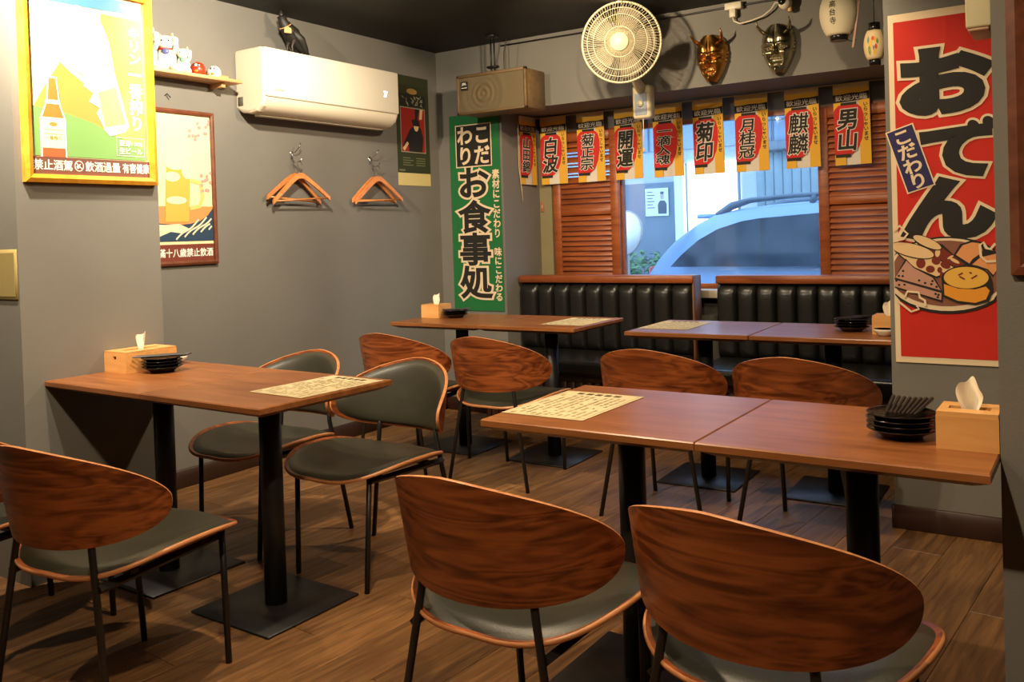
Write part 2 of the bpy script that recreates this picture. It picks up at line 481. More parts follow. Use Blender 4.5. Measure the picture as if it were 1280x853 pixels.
# ------------------------------------------------------------------ tables
TW, TD, TZ = 0.607, 0.578, 0.75
def make_table():
    t = thing('pedestal_table', 'x', 'table', group='brown pedestal tables')
    hw, hd = TW/2, TD/2
    lv = [(0, 0, TZ-0.0025), (0.0025, 0, TZ), ]
    rings = [(hw-0.003, hd-0.003, TZ), (hw, hd, TZ-0.003), (hw, hd, TZ-0.018), (hw-0.035, hd-0.035, TZ-0.034)]
    vs = []; fs = []
    for a, b, z in rings: vs += [(-a,-b,z),(a,-b,z),(a,b,z),(-a,b,z)]
    fs.append((0,1,2,3)); fs.append((15,14,13,12))
    for r in range(3):
        for j in range(4): fs.append((r*4+j, (r+1)*4+j, (r+1)*4+(j+1)%4, r*4+(j+1)%4))
    MB().add(vs, fs).build('tabletop', M_TOP, t)
    MB().lathe([(0.0375, 0.006), (0.0375, TZ-0.034)], 28).build('column', M_BLACK, t)
    MB().rbox(-0.197, 0.197, -0.2, 0.2, 0.0, 0.009, 0.003, 1).build('base_plate', M_BLACK, t)
    MB().box(-0.18, 0.18, -0.03, 0.03, TZ-0.042, TZ-0.033).box(-0.03, 0.03, -0.18, 0.18, TZ-0.042, TZ-0.033).build('top_bracket', M_BLACK, t)
    return t
tb0 = make_table()
T = {}
TBL = [('T1', -3.2998, 1.8158, -0.0268, 'brown pedestal table pushed against the grey pier under the beer poster', 'brown pedestal table with the menu sheet, in front of the left wall'),
       ('T2', -3.4532, 3.9414, 0.0095, 'brown pedestal table with tissue box, before the green banner', 'brown pedestal table with menu sheet, before the left black bench'),
       ('T3', -1.9379, 3.9207, 0.0253, 'brown pedestal table with menu sheet, between the two black benches', 'brown pedestal table with plates, before the bench by the red banner wall'),
       ('T4', -1.3990, 1.9476, -0.0066, 'brown pedestal table with menu sheet, free end of the front pair', 'brown pedestal table with plates and bamboo box against the right pier')]
first = True
for k, x, y, r, l0, l1 in TBL:
    for h in (0, 1):
        u, v = TW*(h+0.5)*1.003, TD/2
        c_, s_ = math.cos(r), math.sin(r)
        loc = (x + u*c_ - v*s_, y + u*s_ + v*c_, 0)
        if k == 'T3' and h == 1: loc = (loc[0]+0.003, loc[1], 0)
        if first: tb0.location = loc; tb0.rotation_euler = (0,0,r); tb0['label'] = l0; first = False
        else: copy_tree(tb0, loc, r, (l0, l1)[h])

# ------------------------------------------------------------------ benches
M_BENCH = mat('black bench leather', rgb(24,24,22), 0.32, var=0.1, vscale=15, bump=0.22, bscale=60)
M_CAP = wood('bench wood', rgb(112,54,24), rgb(156,84,42), (1, 8, 8), 3, 0.35, rings=0.2)
M_DARKSLAT = wood('dark bench slats', rgb(44,24,14), rgb(74,42,24), (8, 8, 1), 3, 0.5, rings=0.2)
def bench(x0, x1, seams, label, end_left, end_right):
    t = thing('banquette_bench', label, 'bench', (x0, 0, 0), 0, 'black channelled banquettes')
    L = x1-x0; S = 4.70; B = 5.20; E_ = 5.33
    MB().box(0.01, L-0.01, S+0.06, E_-0.02, 0.0, 0.33).build('plinth', M_DARKSLAT, t)
    n = int(L/0.055)
    sl = MB().rbox(-0.016, 0.016, -0.008, 0.008, 0.03, 0.325, 0.002, 1).mesh('slat'); sl.materials.append(M_DARKSLAT)
    for i in range(n):
        o = bpy.data.objects.new('slat', sl); COL.objects.link(o); o.parent = t
        o.location = (0.03 + (L-0.06)*i/(n-1), S+0.052, 0)
    MB().rbox(0, L, S+0.04, S+0.07, 0.325, 0.37, 0.003, 1).build('front_rail', M_DARKSLAT, t)
    MB().rbox(0.0, L, S, B+0.04, 0.36, 0.455, 0.03, 4).build('seat_cushion', M_BENCH, t)
    xs = [0.0] + [q-x0 for q in seams] + [L-0.0]
    for a, b in zip(xs[:-1], xs[1:]):
        m_ = MB(); nu, nv = 16, 14; vs = []; fs = []
        za, zb = 0.44, 0.902
        for i in range(nv+1):
            v = i/nv
            for j in range(nu+1):
                u = j/nu
                pu = (1-abs(2*u-1)**6)**0.6; pv = (1-abs(2*v-1)**10)**0.5
                vs.append((a + (b-a)*u, B + 0.045 - 0.042*pu*pv - 0.016*pv - 0.008*math.sin(PI*u)*pv, za+(zb-za)*v))
        for i in range(nv):
            for j in range(nu):
                q = i*(nu+1)+j; fs.append((q, q+1, q+nu+2, q+nu+1))
        m_.add(vs, fs, True); m_.build('padded_channel', M_BENCH, t)
    MB().box(0.0, L, B+0.04, E_-0.005, 0.36, 0.9).build('back_board', M_BENCH, t)
    MB().rbox(0.0 if not end_left else -0.012, L + (0.012 if end_right else 0), B-0.005, E_, 0.9, 0.948, 0.004, 1).build('cap_rail', M_CAP, t)
    if end_right: MB().rbox(L, L+0.016, B+0.01, E_, 0.0, 0.948, 0.004, 1).build('end_panel', wood('dark end wood', rgb(70,38,20), rgb(104,60,32), (8,8,1), 3, 0.45), t)
    if end_left: MB().rbox(-0.025, 0.0, B-0.008, E_, 0.0, 0.948, 0.004, 1).build('end_panel', M_CAP, t)
    return t
bench(-3.365, -2.105, [-3.338+0.122*i for i in range(1, 10)], 'long black channelled leather bench beside the alcove side wall', False, True)
bench(-1.945, -0.722, [-1.935+0.1172*i for i in range(1, 10)], 'black channelled leather bench beside the red banner wall', False, False)
t = thing('wall_socket', 'pale socket plate low between the two benches', 'socket', M=on_back(-2.04, YW-0.0, 0.69))
MB().rbox(-0.055, 0.055, -0.035, 0.035, 0, 0.008, 0.003, 1).build('plate', mat('aged plastic', rgb(150,146,130), 0.4), t)
MB().rbox(-0.03, 0.03, -0.018, 0.018, 0.007, 0.011, 0.002, 1).build('outlet', mat('aged plastic dark', rgb(110,106,96), 0.4), t)

# ------------------------------------------------------------------ framed beer poster on the pier
def picture_frame(t, W_, H_, bw, depth, mt, name='frame_bar'):
    """four mitred frame bars around an inner W_ x H_ opening whose lower left corner is the local origin"""
    o = [(-bw,-bw),(W_+bw,-bw),(W_+bw,H_+bw),(-bw,H_+bw)]; i = [(0,0),(W_,0),(W_,H_),(0,H_)]
    for k in range(4):
        a, b, c, d = o[k], o[(k+1)%4], i[(k+1)%4], i[k]
        lo = [a, b, c, d]
        mid = [((a[0]+d[0])/2,(a[1]+d[1])/2), ((b[0]+c[0])/2,(b[1]+c[1])/2)]
        vs = [(x,y,0) for x,y in lo] + [(x,y,depth*0.8) for x,y in lo] + [(x,y,depth) for x,y in mid]
        fs = [(3,2,1,0),(0,1,5,4),(1,2,6,5),(2,3,7,6),(3,0,4,7),(4,5,9,8),(8,9,6,7),(5,6,9),(4,8,7)]
        MB().add(vs, fs).build(name, mt, t)
W1, H1 = 0.49, 0.722
t = thing('beer_poster', 'large gold framed beer poster with bottle and pouring glass on the grey pier', 'poster', M=on_left(-3.299, 1.795, 1.523))
picture_frame(t, W1, H1, 0.031, 0.028, wood('gold frame', rgb(196,128,30), rgb(226,164,56), (4,4,4), 4, 0.3, rings=0.1))
P = lambda n, c: mat('poster ' + n, c, 0.55)
MB().box(0, W1, 0, H1, 0.0, 0.008).build('print', P('cream', rgb(238,226,176)), t)
z = 0.0088
MB().flat([(0.012,0.20),(W1-.012,0.09),(W1-.012,0.645),(0.30,0.645),(0.28,0.42),(0.25,0.34),(0.165,0.395),(0.125,0.43),(0.06,0.33),(0.012,0.245)], z).build('tan_field', P('tan', rgb(196,146,70)), t)
MB().flat([(0.012,0.07),(W1-.012,0.07),(W1-.012,0.115),(0.40,0.145),(0.33,0.17),(0.26,0.205),(0.15,0.235),(0.012,0.255)], z+.0006).build('green_field', P('green', rgb(120,164,92)), t)
MB().flat([(0.33,0.17),(0.40,0.145),(W1-.012,0.115),(W1-.012,0.22),(0.44,0.27),(0.40,0.36),(0.37,0.3)], z+.0010).build('gold_field', P('gold', rgb(214,190,92)), t)
MB().flat([(0.012,0.655),(0.3,0.66),(W1-.012,0.668),(W1-.012,H1-.01),(0.012,H1-.01)], z+.0012).build('blue_band', P('blue', rgb(78,128,168)), t)
MB().flat([(0.06,0.62),(0.20,0.66),(0.28,0.64),(0.325,0.54),(0.345,0.42),(0.40,0.205),(0.385,0.185),(0.32,0.165),(0.295,0.19),(0.265,0.25),(0.28,0.27),(0.235,0.29),(0.255,0.325),(0.215,0.35),(0.225,0.385),(0.175,0.41),(0.11,0.47),(0.05,0.52)], z+.0016).build('foam_glass', P('foam', rgb(246,240,206)), t)
MB().line([(0.29,0.62),(0.325,0.54),(0.345,0.42),(0.40,0.205),(0.385,0.185),(0.32,0.165),(0.295,0.19)], 0.008, z+.002).build('glass_outline', M_WHITE, t)
MB().flat([(0.30,0.195),(0.39,0.215),(0.35,0.36),(0.275,0.33)], z+.0019).build('beer', P('beer', rgb(232,214,120)), t)
MB().flat([(0.036,0.066),(0.138,0.066),(0.138,0.21),(0.122,0.255),(0.115,0.29),(0.108,0.37),(0.07,0.37),(0.064,0.29),(0.054,0.255),(0.036,0.21)], z+.0022).build('bottle_outline', M_WHITE, t)
MB().flat([(0.043,0.066),(0.131,0.066),(0.131,0.21),(0.116,0.255),(0.109,0.29),(0.102,0.364),(0.076,0.364),(0.070,0.29),(0.060,0.255),(0.043,0.21)], z+.0027).build('bottle', P('bottle brown', rgb(172,116,48)), t)
MB().rect(0.043,0.131,0.10,0.215,z+.0032).rect(0.062,0.115,0.266,0.282,z+.0032).build('bottle_label', P('label', rgb(240,230,186)), t)
MB().rect(0.043,0.131,0.066,0.10,z+.0032).build('bottle_foot', P('foot', rgb(184,92,52)), t)
b = MB(); row(b, '一番搾り', 0.055, 0.138, 0.016, 0.016, z+.0036, bold=.02); b.rect(0.05,0.124,0.152,0.154,z+.0036).rect(0.05,0.124,0.168,0.170,z+.0036); b.oval(0.087,0.19,0.016,0.008,z+.0036)
b.build('label_lettering', P('gold ink', rgb(178,132,60)), t)
b = MB(); column(b, 'キリン', 0.440, 0.615, 0.058, 0.052, z+.002, bold=.045); b.build('brand_lettering', M_WHITE, t)
b = MB(); column(b, '一番搾り', 0.440, 0.452, 0.062, 0.066, z+.002, bold=.035); b.build('beer_lettering', M_WHITE, t)
b = MB(); word(b, 'KIRIN', 0.385, 0.465, 0.682, 0.70, z+.0018, .012); b.build('brand_word', M_WHITE, t)
b = MB(); row(b, '麦芽', 0.357, 0.137, 0.027, 0.026, z+.002, bold=.03); word(b, '100%', 0.413, 0.462, 0.128, 0.144, z+.002, .02)
row(b, '生ビール', 0.357, 0.106, 0.026, 0.028, z+.002, bold=.03)
for a_ in ((0.345,0.47,0.085,0.087),(0.345,0.47,0.158,0.160),(0.345,0.347,0.085,0.16),(0.468,0.47,0.085,0.16)): b.rect(*a_, z+.002)
b.build('malt_lettering', M_WHITE, t)
MB().rect(0,W1,0,0.066,z+.0028).build('warning_strip', P('strip', rgb(112,70,56)), t)
b = MB(); row(b, '禁止酒駕', 0.004, 0.036, 0.0385, 0.042, z+.0034, bold=.018); row(b, '飲酒過量', 0.208, 0.036, 0.0375, 0.042, z+.0034, bold=.018); row(b, '有害健康', 0.366, 0.036, 0.031, 0.042, z+.0034, bold=.018)
b.oval(0.183,0.036,0.019,0.021,z+.0034); b.build('warning_lettering', M_WHITE, t)
b = MB(); b.oval(0.183,0.036,0.0155,0.0175,z+.0038); b.build('warning_icon', P('icon', rgb(120,52,42)), t)
b = MB(); b.line([(0.172,0.047),(0.194,0.025)],0.004,z+.0042).oval(0.178,0.032,0.006,0.007,z+.0042).line([(0.183,0.04),(0.189,0.043)],0.004,z+.0042); b.build('icon_mark', M_WHITE, t)

# ------------------------------------------------------------------ second framed poster in the recess
t = thing('wave_poster', 'narrow brown framed poster with a golden beer mug above waves', 'poster', M=on_left(XL+0.001, 2.70, 1.157))
W2, H2 = 0.39, 0.752
picture_frame(t, W2, H2, 0.022, 0.02, wood('brown frame', rgb(84,44,28), rgb(122,70,46), (4,4,4), 4, 0.35, rings=0.1))
MB().box(0, W2, 0, H2, 0, 0.006).build('print', P('pale gold', rgb(240,220,170)), t)
MB().rect(0,W2,0.17,0.28,.0066).build('orange_field', P('amber', rgb(224,142,80)), t)
MB().flat([(0.0,0.1),(W2,0.1),(W2,0.27),(0.36,0.235),(0.31,0.205),(0.25,0.19),(0.18,0.185),(0.1,0.19),(0,0.2)], .0072).build('sea', P('sea blue', rgb(38,62,84)), t)
b = MB()
for k in range(5):
    b.line([(0.16+0.05*k+0.02*i, 0.11+0.012*k+0.014*i+0.006*math.sin(i)) for i in range(8) if 0.16+0.05*k+0.02*i < W2], 0.009, .0078)
b.flat([(0,0.19),(0.1,0.185),(0.18,0.19),(0.24,0.165),(0.2,0.14),(0.13,0.15),(0.06,0.125),(0,0.13)], .0078)
b.build('wave_crest', P('crest', rgb(222,214,180)), t)
MB().flat([(0.10,0.20),(0.24,0.20),(0.255,0.40),(0.25,0.50),(0.12,0.50),(0.11,0.40)], .0082).build('mug', P('mug amber', rgb(228,168,72)), t)
MB().line([(0.25,0.27),(0.31,0.28),(0.33,0.33),(0.32,0.40),(0.26,0.415)], 0.022, .0082).build('mug_handle', P('handle', rgb(238,190,110)), t)
for k, q in enumerate(((0.17,0.51,0.07,0.045),(0.21,0.55,0.06,0.03),(0.24,0.47,0.035,0.05),(0.15,0.43,0.045,0.025),(0.17,0.31,0.06,0.02))): MB().oval(*q, .0088+k*.0001).build('mug_foam', P('mug foam', rgb(244,230,176)), t)
b = MB()
for k in range(26):
    cx, cy = (random.uniform(0.32,0.385), random.uniform(0.36,0.46)) if k < 12 else (random.uniform(0.26,0.385), random.uniform(0.62,0.73))
    b.oval(cx, cy, 0.010, 0.009, .0086, 10)
b.build('blossom_print', P('blossom', rgb(206,146,138)), t)
MB().rect(0,W2,0,0.085,.0084).build('warning_strip', P('strip two', rgb(116,52,36)), t)
b = MB(); row(b, '未滿十八歲禁止飲酒', 0.012, 0.042, 0.0412, 0.046, .009, bold=.02); b.build('warning_lettering', M_WHITE, t)
t2 = tag(MB().tube([(XL,2.83,1.995),(XL+0.012,2.836,2.005),(XL+0.02,2.85,1.985)], 0.003, 6).build('picture_nail', M_BLACK), 'thin black nail above the narrow brown framed poster', 'nail')

# ------------------------------------------------------------------ shelf with figurines
M_PINE = wood('pale pine', rgb(188,136,84), rgb(222,176,122), (8,1,8), 3, 0.5, rings=0.2)
t = thing('wall_shelf', 'small pale wooden ledge shelf holding white lucky figurines', 'shelf', (0,0,0))
MB().rbox(XL, -3.79, 2.5, 3.215, 2.086, 2.103, 0.002, 1).build('board', M_PINE, t)
MB().rbox(XL, XL+0.016, 2.5, 3.222, 2.103, 2.142, 0.002, 1).build('back_rail', M_PINE, t)
for y in (2.6, 3.12): MB().box(XL, -3.83, y-0.012, y+0.012, 2.06, 2.086).build('bracket', M_PINE, t)
M_PORC = mat('white porcelain', rgb(232,226,212), 0.25)
M_RED = mat('red glaze', rgb(176,52,24), 0.35); M_ORANGE = mat('orange glaze', rgb(206,128,52), 0.35)
M_EYE = mat('black glaze', rgb(20,18,18), 0.25)
def face_room(y, x=-3.858, z=2.103, a=-0.7):
    """local -y looks into the room"""
    M = Matrix.Rotation(PI/2 + a, 4, 'Z'); M.translation = Vector((x, y, z)); return M
def lucky_cat(y, s_, label, collar, bib):
    t = thing('lucky_cat', label, 'figurine', M=face_room(y), group='figurines on the pale shelf')
    S = lambda *a: tuple(q*s_ for q in a)
    b = MB(); b.ball(S(0,0,.36), S(.27,.23,.37)); b.ball(S(0,-.03,.80), S(.25,.21,.21)); b.ball(S(-.2,-.12,.12), S(.12,.16,.12)); b.ball(S(.2,-.12,.12), S(.12,.16,.12))
    b.tube([S(.2,-.08,.5), S(.27,-.14,.66), S(.26,-.16,.82)], [.075*s_,.07*s_,.075*s_], 10); b.ball(S(.26,-.17,.86), .085*s_, 10, 8)
    b.build('body', M_PORC, t)
    for q in (-1, 1):
        e = MB().lathe([(.085*s_,0),(.05*s_,.07*s_),(.0,.16*s_)], 10, M=Matrix.Translation(S(q*.15,-.03,.94)) @ Matrix.Rotation(q*.25,4,'Y')).build('ear', M_PORC, t)
        MB().flat([(-.04*s_,0),(.04*s_,0),(0,.09*s_)],0, M=Matrix.Translation(S(q*.155,-.103,.97)) @ Matrix.Rotation(PI/2,4,'X')).build('ear_lining', M_ORANGE, e)
        MB().ball(S(q*.09,-.225,.83), S(.022,.015,.028), 8, 6).build('eye', M_EYE, t)
    MB().ball(S(0,-.243,.77), S(.02,.012,.014), 8, 6).build('nose', M_RED, t)
    MB().tube([S(.21*math.cos(a_),-.01+.19*math.sin(a_),.61) for a_ in [i*PI/8 for i in range(17)]], .026*s_, 8).build('collar', collar, t)
    MB().ball(S(0,-.225,.53), S(.10,.04,.085), 10, 8).build('bib', bib, t)
M_TEAL = mat('teal glaze', rgb(120,170,140), 0.35); M_BLUE = mat('blue glaze', rgb(84,92,150), 0.35)
lucky_cat(2.690, 0.185, 'white lucky cat half hidden behind the pier edge on the shelf', M_RED, M_ORANGE)
lucky_cat(2.800, 0.178, 'taller white lucky cat with blue bib and orange ears on the shelf', M_RED, M_BLUE)
lucky_cat(2.897, 0.128, 'smaller white lucky cat with teal bib on the shelf', M_TEAL, M_TEAL)
def daruma(y, r, body, label, mark):
    t = thing('daruma_doll', label, 'figurine', M=face_room(y, a=-0.9), group='figurines on the pale shelf')
    b = MB(); b.lathe([(0,0),(r*.72,0.004),(r*.98,r*.6),(r*.95,r*1.1),(r*.7,r*1.6),(r*.3,r*1.83),(0,r*1.86)], 20); b.build('body', body, t)
    MB().ball((0,-r*.50,r*1.22), (r*.55,r*.42,r*.40), 14, 10).build('face', M_PORC, t)
    for q in (-1,1):
        MB().ball((q*r*.24,-r*.88,r*1.30), (r*.10,r*.07,r*.11), 8, 6).build('eye', M_EYE, t)
        MB().tube([(q*r*.1,-r*.86,r*1.5),(q*r*.28,-r*.83,r*1.53),(q*r*.42,-r*.72,r*1.4)], r*.04, 6).build('eyebrow', M_EYE, t)
    MB().ball((0,-r*.70,r*.62), (r*.42,r*.30,r*.26), 12, 8).build('belly_mark', mark, t)
daruma(2.985, 0.040, M_RED, 'round red daruma doll on the shelf between white figurines', M_ORANGE)
daruma(3.085, 0.037, M_PORC, 'round white daruma doll at the free end of the shelf', M_ORANGE)

# ------------------------------------------------------------------ air conditioner and crow
t = thing('air_conditioner', 'white split air conditioner high on the left wall with number display', 'air conditioner', (XL, 3.285, 0))
AL = 1.10
M_AC = mat('air conditioner plastic', rgb(226,214,190), 0.32)
prof = [(0,1.965),(0.03,1.948),(0.10,1.938),(0.155,1.945),(0.195,1.972),(0.212,2.006),(0.214,2.03),(0.214,2.27),(0.205,2.286),(0.185,2.292),(0,2.292)]
b = MB(); n = len(prof)
ys = [(0,-0.010),(0.006,-0.003),(0.016,0),(AL-0.016,0),(AL-0.006,-0.003),(AL,-0.010)]
cx, cz = 0.10, 2.12; vs = []; fs = []
for y, ins in ys:
    for d, zz in prof:
        f_ = 1 + ins/0.1
        vs.append((max(0,(d-cx)*f_+cx) if d > 0 else 0, y, (zz-cz)*f_+cz))
for i in range(len(ys)-1):
    for j in range(n): fs.append((i*n+j, (i+1)*n+j, (i+1)*n+(j+1)%n, i*n+(j+1)%n))
fs.append(tuple(range(n))); fs.append(tuple((len(ys)-1)*n+j for j in range(n))[::-1])
b.add(vs, fs); b.build('body', M_AC, t)
MB().rbox(0.205, 0.226, 0.006, AL-0.004, 2.022, 2.286, 0.010, 3).build('front_panel', mat('glossy white panel', rgb(232,224,206), 0.16), t)
b = MB(); vs = []; fs = []
for i in range(9):
    a_ = i/8; d = 0.214 - 0.105*a_**1.8; zz = 2.016 - 0.080*math.sin(a_*PI/2)
    vs += [(d+0.004, 0.03, zz), (d+0.004, AL-0.03, zz)]
for i in range(8): fs.append((2*i, 2*i+2, 2*i+3, 2*i+1))
b.add(vs, fs, True); b.build('air_flap', M_AC, t)
MB().box(0.08, 0.12, 0.05, AL-0.05, 1.928, 1.942).build('outlet_grille', mat('outlet plastic', rgb(196,186,164), 0.5), t)
MB().rbox(0.01, 0.05, -0.004, 0.004, 1.985, 2.035, 0.003, 1).build('pipe_cover', mat('pipe cover grey', rgb(96,92,80), 0.5), t)
F = frame((0.2268, 0, 0), (0,1,0), (0,0,1))
b = MB(); word(b, '27', AL-0.15, AL-0.115, 2.118, 2.155, 0, 0.0)
o = b.build('number_display', mat('lit digits', rgb(240,244,255), 0.4, emit=(0.9,0.95,1,1), est=2.2), t); o.matrix_local = F
b = MB()
for k in range(5): b.rect(0.075+0.012*k, 0.084+0.012*k, 2.056, 2.067, 0)
o = b.build('maker_mark', mat('grey print', rgb(150,145,135), 0.5), t); o.matrix_local = F

t = thing('crow_figure', 'black crow ornament with raised beak standing on the air conditioner', 'ornament', (-3.80, 3.565, 2.290))
M_CROW = mat('black feathers', rgb(34,31,28), 0.5, var=0.25, vscale=40, bump=0.5, bscale=90)
MB().tube([(0.02,0.118,0.014),(0.012,0.088,0.048),(0,0.055,0.085),(0,0.02,0.125),(0,-0.02,0.152),(0,-0.042,0.18),(0,-0.050,0.203),(0,-0.048,0.218)], [0.012,0.024,0.038,0.046,0.038,0.027,0.025,0.012], 14).build('body', M_CROW, t)
MB().tube([(0,-0.050,0.203),(0.0,-0.056,0.226),(0.0,-0.056,0.247)], [0.015,0.011,0.002], 8).build('beak', mat('beak horn', rgb(54,50,46), 0.3), t)
for q in (-1,1):
    MB().tube([(q*0.036,0.0,0.13),(q*0.046,0.045,0.09),(q*0.034,0.09,0.038),(q*0.02,0.12,0.008)], [0.016,0.024,0.016,0.003], 8).build('wing', M_CROW, t)
    g = MB().tube([(q*0.02,0.02,0.09),(q*0.02,0.0,0.05),(q*0.02,0.005,0.002)], [0.012,0.005,0.004], 8); g.tube([(q*0.02,0.02,0.003),(q*0.02,-0.022,0.003)], 0.003, 6); g.build('leg', mat('crow leg', rgb(70,62,54), 0.4), t)
    MB().ball((q*0.024,-0.058,0.206), 0.0045, 8, 6).build('eye', M_EYE, t)
MB().tube([(0.030*math.cos(a_)+0.004,-0.03+0.034*math.sin(a_),0.158+0.02*math.sin(a_)) for a_ in [i*PI/8 for i in range(17)]], 0.003, 6).build('cord', mat('straw cord', rgb(214,160,96), 0.7), t)
b = MB().prism([(-0.02,-0.015),(0.02,-0.015),(0.02,0.012),(0,0.022),(-0.02,0.012)], 0, 0.006); o = b.build('wooden_tag', M_PINE, t); o.matrix_local = frame((0.043,-0.052,0.125),(0.35,0.94,0),(0,0,1))

# ------------------------------------------------------------------ hooks and hangers
M_HANG = wood('hanger wood', rgb(196,116,58), rgb(226,150,84), (1,6,6), 4, 0.35, rings=0.2)
def hook(y, z_, label):
    t = thing('coat_hook', label, 'hook', (XL, y, z_), 0, 'chrome coat hooks')
    MB().lathe([(0.013,0),(0.013,0.003),(0.009,0.006)], 14, M=Matrix.Rotation(PI/2,4,'Y')).build('wall_plate', M_CHROME, t)
    MB().tube([(0,0,0),(0.03,0.004,0.004),(0.055,0.012,0.03),(0.062,0.016,0.05)], 0.003, 8).build('upper_prong', M_CHROME, t)
    MB().ball((0.062,0.016,0.053), 0.006, 8, 6).build('prong_tip', M_CHROME, t)
    MB().tube([(0.004,0,-0.005),(0.010,0,-0.03),(0.024,0,-0.054),(0.034,0,-0.056),(0.074,0,-0.056),(0.086,0,-0.034)], 0.0035, 8).build('lower_prong', M_CHROME, t)
    MB().rbox(0,0.012,-0.008,0.008,-0.035,0.004,0.003,1).build('stem', M_CHROME, t)
def hanger(x, y, z_, a, tilt, label, grp):
    """z_ is the top of the hook wire where it sits on the coat hook"""
    M = Matrix.Translation((x,y,z_)) @ Matrix.Rotation(a,4,'Z') @ Matrix.Rotation(tilt,4,'X')
    t = thing('coat_hanger', label, 'hanger', M=M, group=grp)
    pts = [(0.010,0.020),(0.010,0),(0.005,-0.018),(-0.004,-0.03),(-0.004,-0.045)]
    loop = [(0,0.018*math.cos(q)-0.0, 0.018*math.sin(q)-0.018) for q in [(-0.3+i*0.45) for i in range(9)]]
    MB().tube(loop + [(0,0,-0.045),(0,0,-0.065)], 0.0018, 6).build('hook_wire', M_CHROME, t)
    top, bot = [], []
    N_ = 20
    for i in range(N_+1):
        u = -1+2*i/N_; au = abs(u)
        zz = -0.060 - 0.155*au**1.15*(1 if au < .92 else 1.0)
        if au < 0.12: zz = -0.060 - 0.155*0.12**1.15 + 0.006*(1-(au/0.12)**2)
        th = 0.032 - 0.008*au
        top.append((u*0.21, zz)); bot.append((u*0.21, zz-th))
    b = MB(); poly = top + bot[::-1]
    b.prism(poly, -0.006, 0.006, M=frame((0,0,0),(0,1,0),(0,0,1)))
    b.build('shoulder_bar', M_HANG, t)
    MB().tube([(0,-0.20,-0.222),(0,0.20,-0.222)], 0.0055, 8).build('trouser_bar', M_HANG, t)
hook(3.662, 1.752, 'chrome coat hook holding two wooden hangers, under the air conditioner middle')
hook(4.335, 1.756, 'chrome coat hook holding two wooden hangers, beside the green poster')
G1, G2 = 'hangers on the hook under the air conditioner', 'hangers on the hook beside the green poster'
hanger(XL+0.036, 3.662, 1.7013, 0.02, -0.07, 'two-arm wooden hanger at the back of the hook under the air conditioner', G1)
hanger(XL+0.066, 3.662, 1.7013, -0.06, 0.06, 'pale wooden hanger at the front of the hook under the air conditioner', G1)
hanger(XL+0.036, 4.335, 1.7053, 0.02, -0.01, 'wooden hanger nearest the wall on the hook beside the green poster', G2)
hanger(XL+0.066, 4.335, 1.7053, -0.06, 0.04, 'front wooden hanger on the hook beside the green poster', G2)

# ------------------------------------------------------------------ green poster near the corner
t = thing('green_poster', 'dark green poster with a robed figure on red, beside the room corner', 'poster', M=on_left(XL+0.002, 4.612, 1.592))
W3, H3 = 0.345, 0.748
MB().box(0,W3,0.085,H3,0,0.002).build('paper', P('dark green', rgb(48,54,30)), t)
MB().box(0,W3,0,0.085,0,0.0022).build('cream_strip', P('strip cream', rgb(214,196,130)), t)
MB().rect(0.035,0.30,0.225,0.535,.003).build('picture_border', P('grey border', rgb(150,140,120)), t)
MB().rect(0.042,0.293,0.232,0.528,.0036).build('red_field', P('dull red', rgb(150,34,28)), t)
MB().flat([(0.12,0.232),(0.26,0.232),(0.275,0.33),(0.25,0.40),(0.19,0.42),(0.13,0.38),(0.08,0.31),(0.055,0.27),(0.06,0.25),(0.11,0.30)],.0042).flat([(0.17,0.41),(0.24,0.41),(0.235,0.445),(0.21,0.46),(0.15,0.45)],.0054).flat([(0.19,0.45),(0.215,0.45),(0.24,0.528),(0.19,0.528)],.0042).build('robed_figure', P('robe', rgb(28,26,28)), t)
MB().oval(0.2,0.41,0.026,0.036,.0048).flat([(0.05,0.25),(0.10,0.30),(0.115,0.285),(0.07,0.235)],.0048).flat([(0.235,0.46),(0.262,0.46),(0.275,0.528),(0.245,0.528)],.0048).build('pale_print', P('skin tone', rgb(206,178,134)), t)
b = MB(); b.rect(0.03,0.305,0.54,0.625,.003); b.build('title_field', P('title dark', rgb(34,34,26)), t)
b = MB()
rt = random.Random(3)
for k in range(26):
    cx, cy, an = rt.uniform(0.045,0.29), rt.uniform(0.552,0.612), rt.choice((0.2,0.9,1.5,2.4))
    b.line([(cx-0.012*math.cos(an), cy-0.012*math.sin(an)), (cx+0.002, cy), (cx+0.012*math.cos(an+0.3), cy+0.012*math.sin(an+0.3))], 0.005, .0036)
b.build('title_lettering', P('title grey', rgb(150,150,124)), t)
MB().oval(0.165,0.645,0.055,0.02,.0036).build('badge', P('badge', rgb(166,128,68)), t)
b = MB()
for k in range(4): b.rect(0.05,0.13+0.03*((k*3)%2),0.185-0.016*k,0.190-0.016*k,.003); b.rect(0.19,0.29,0.185-0.016*k,0.190-0.016*k,.003)
b.rect(0.01,0.07,0.098,0.108,.003)
b.build('fine_print', P('fine', rgb(120,120,90)), t)

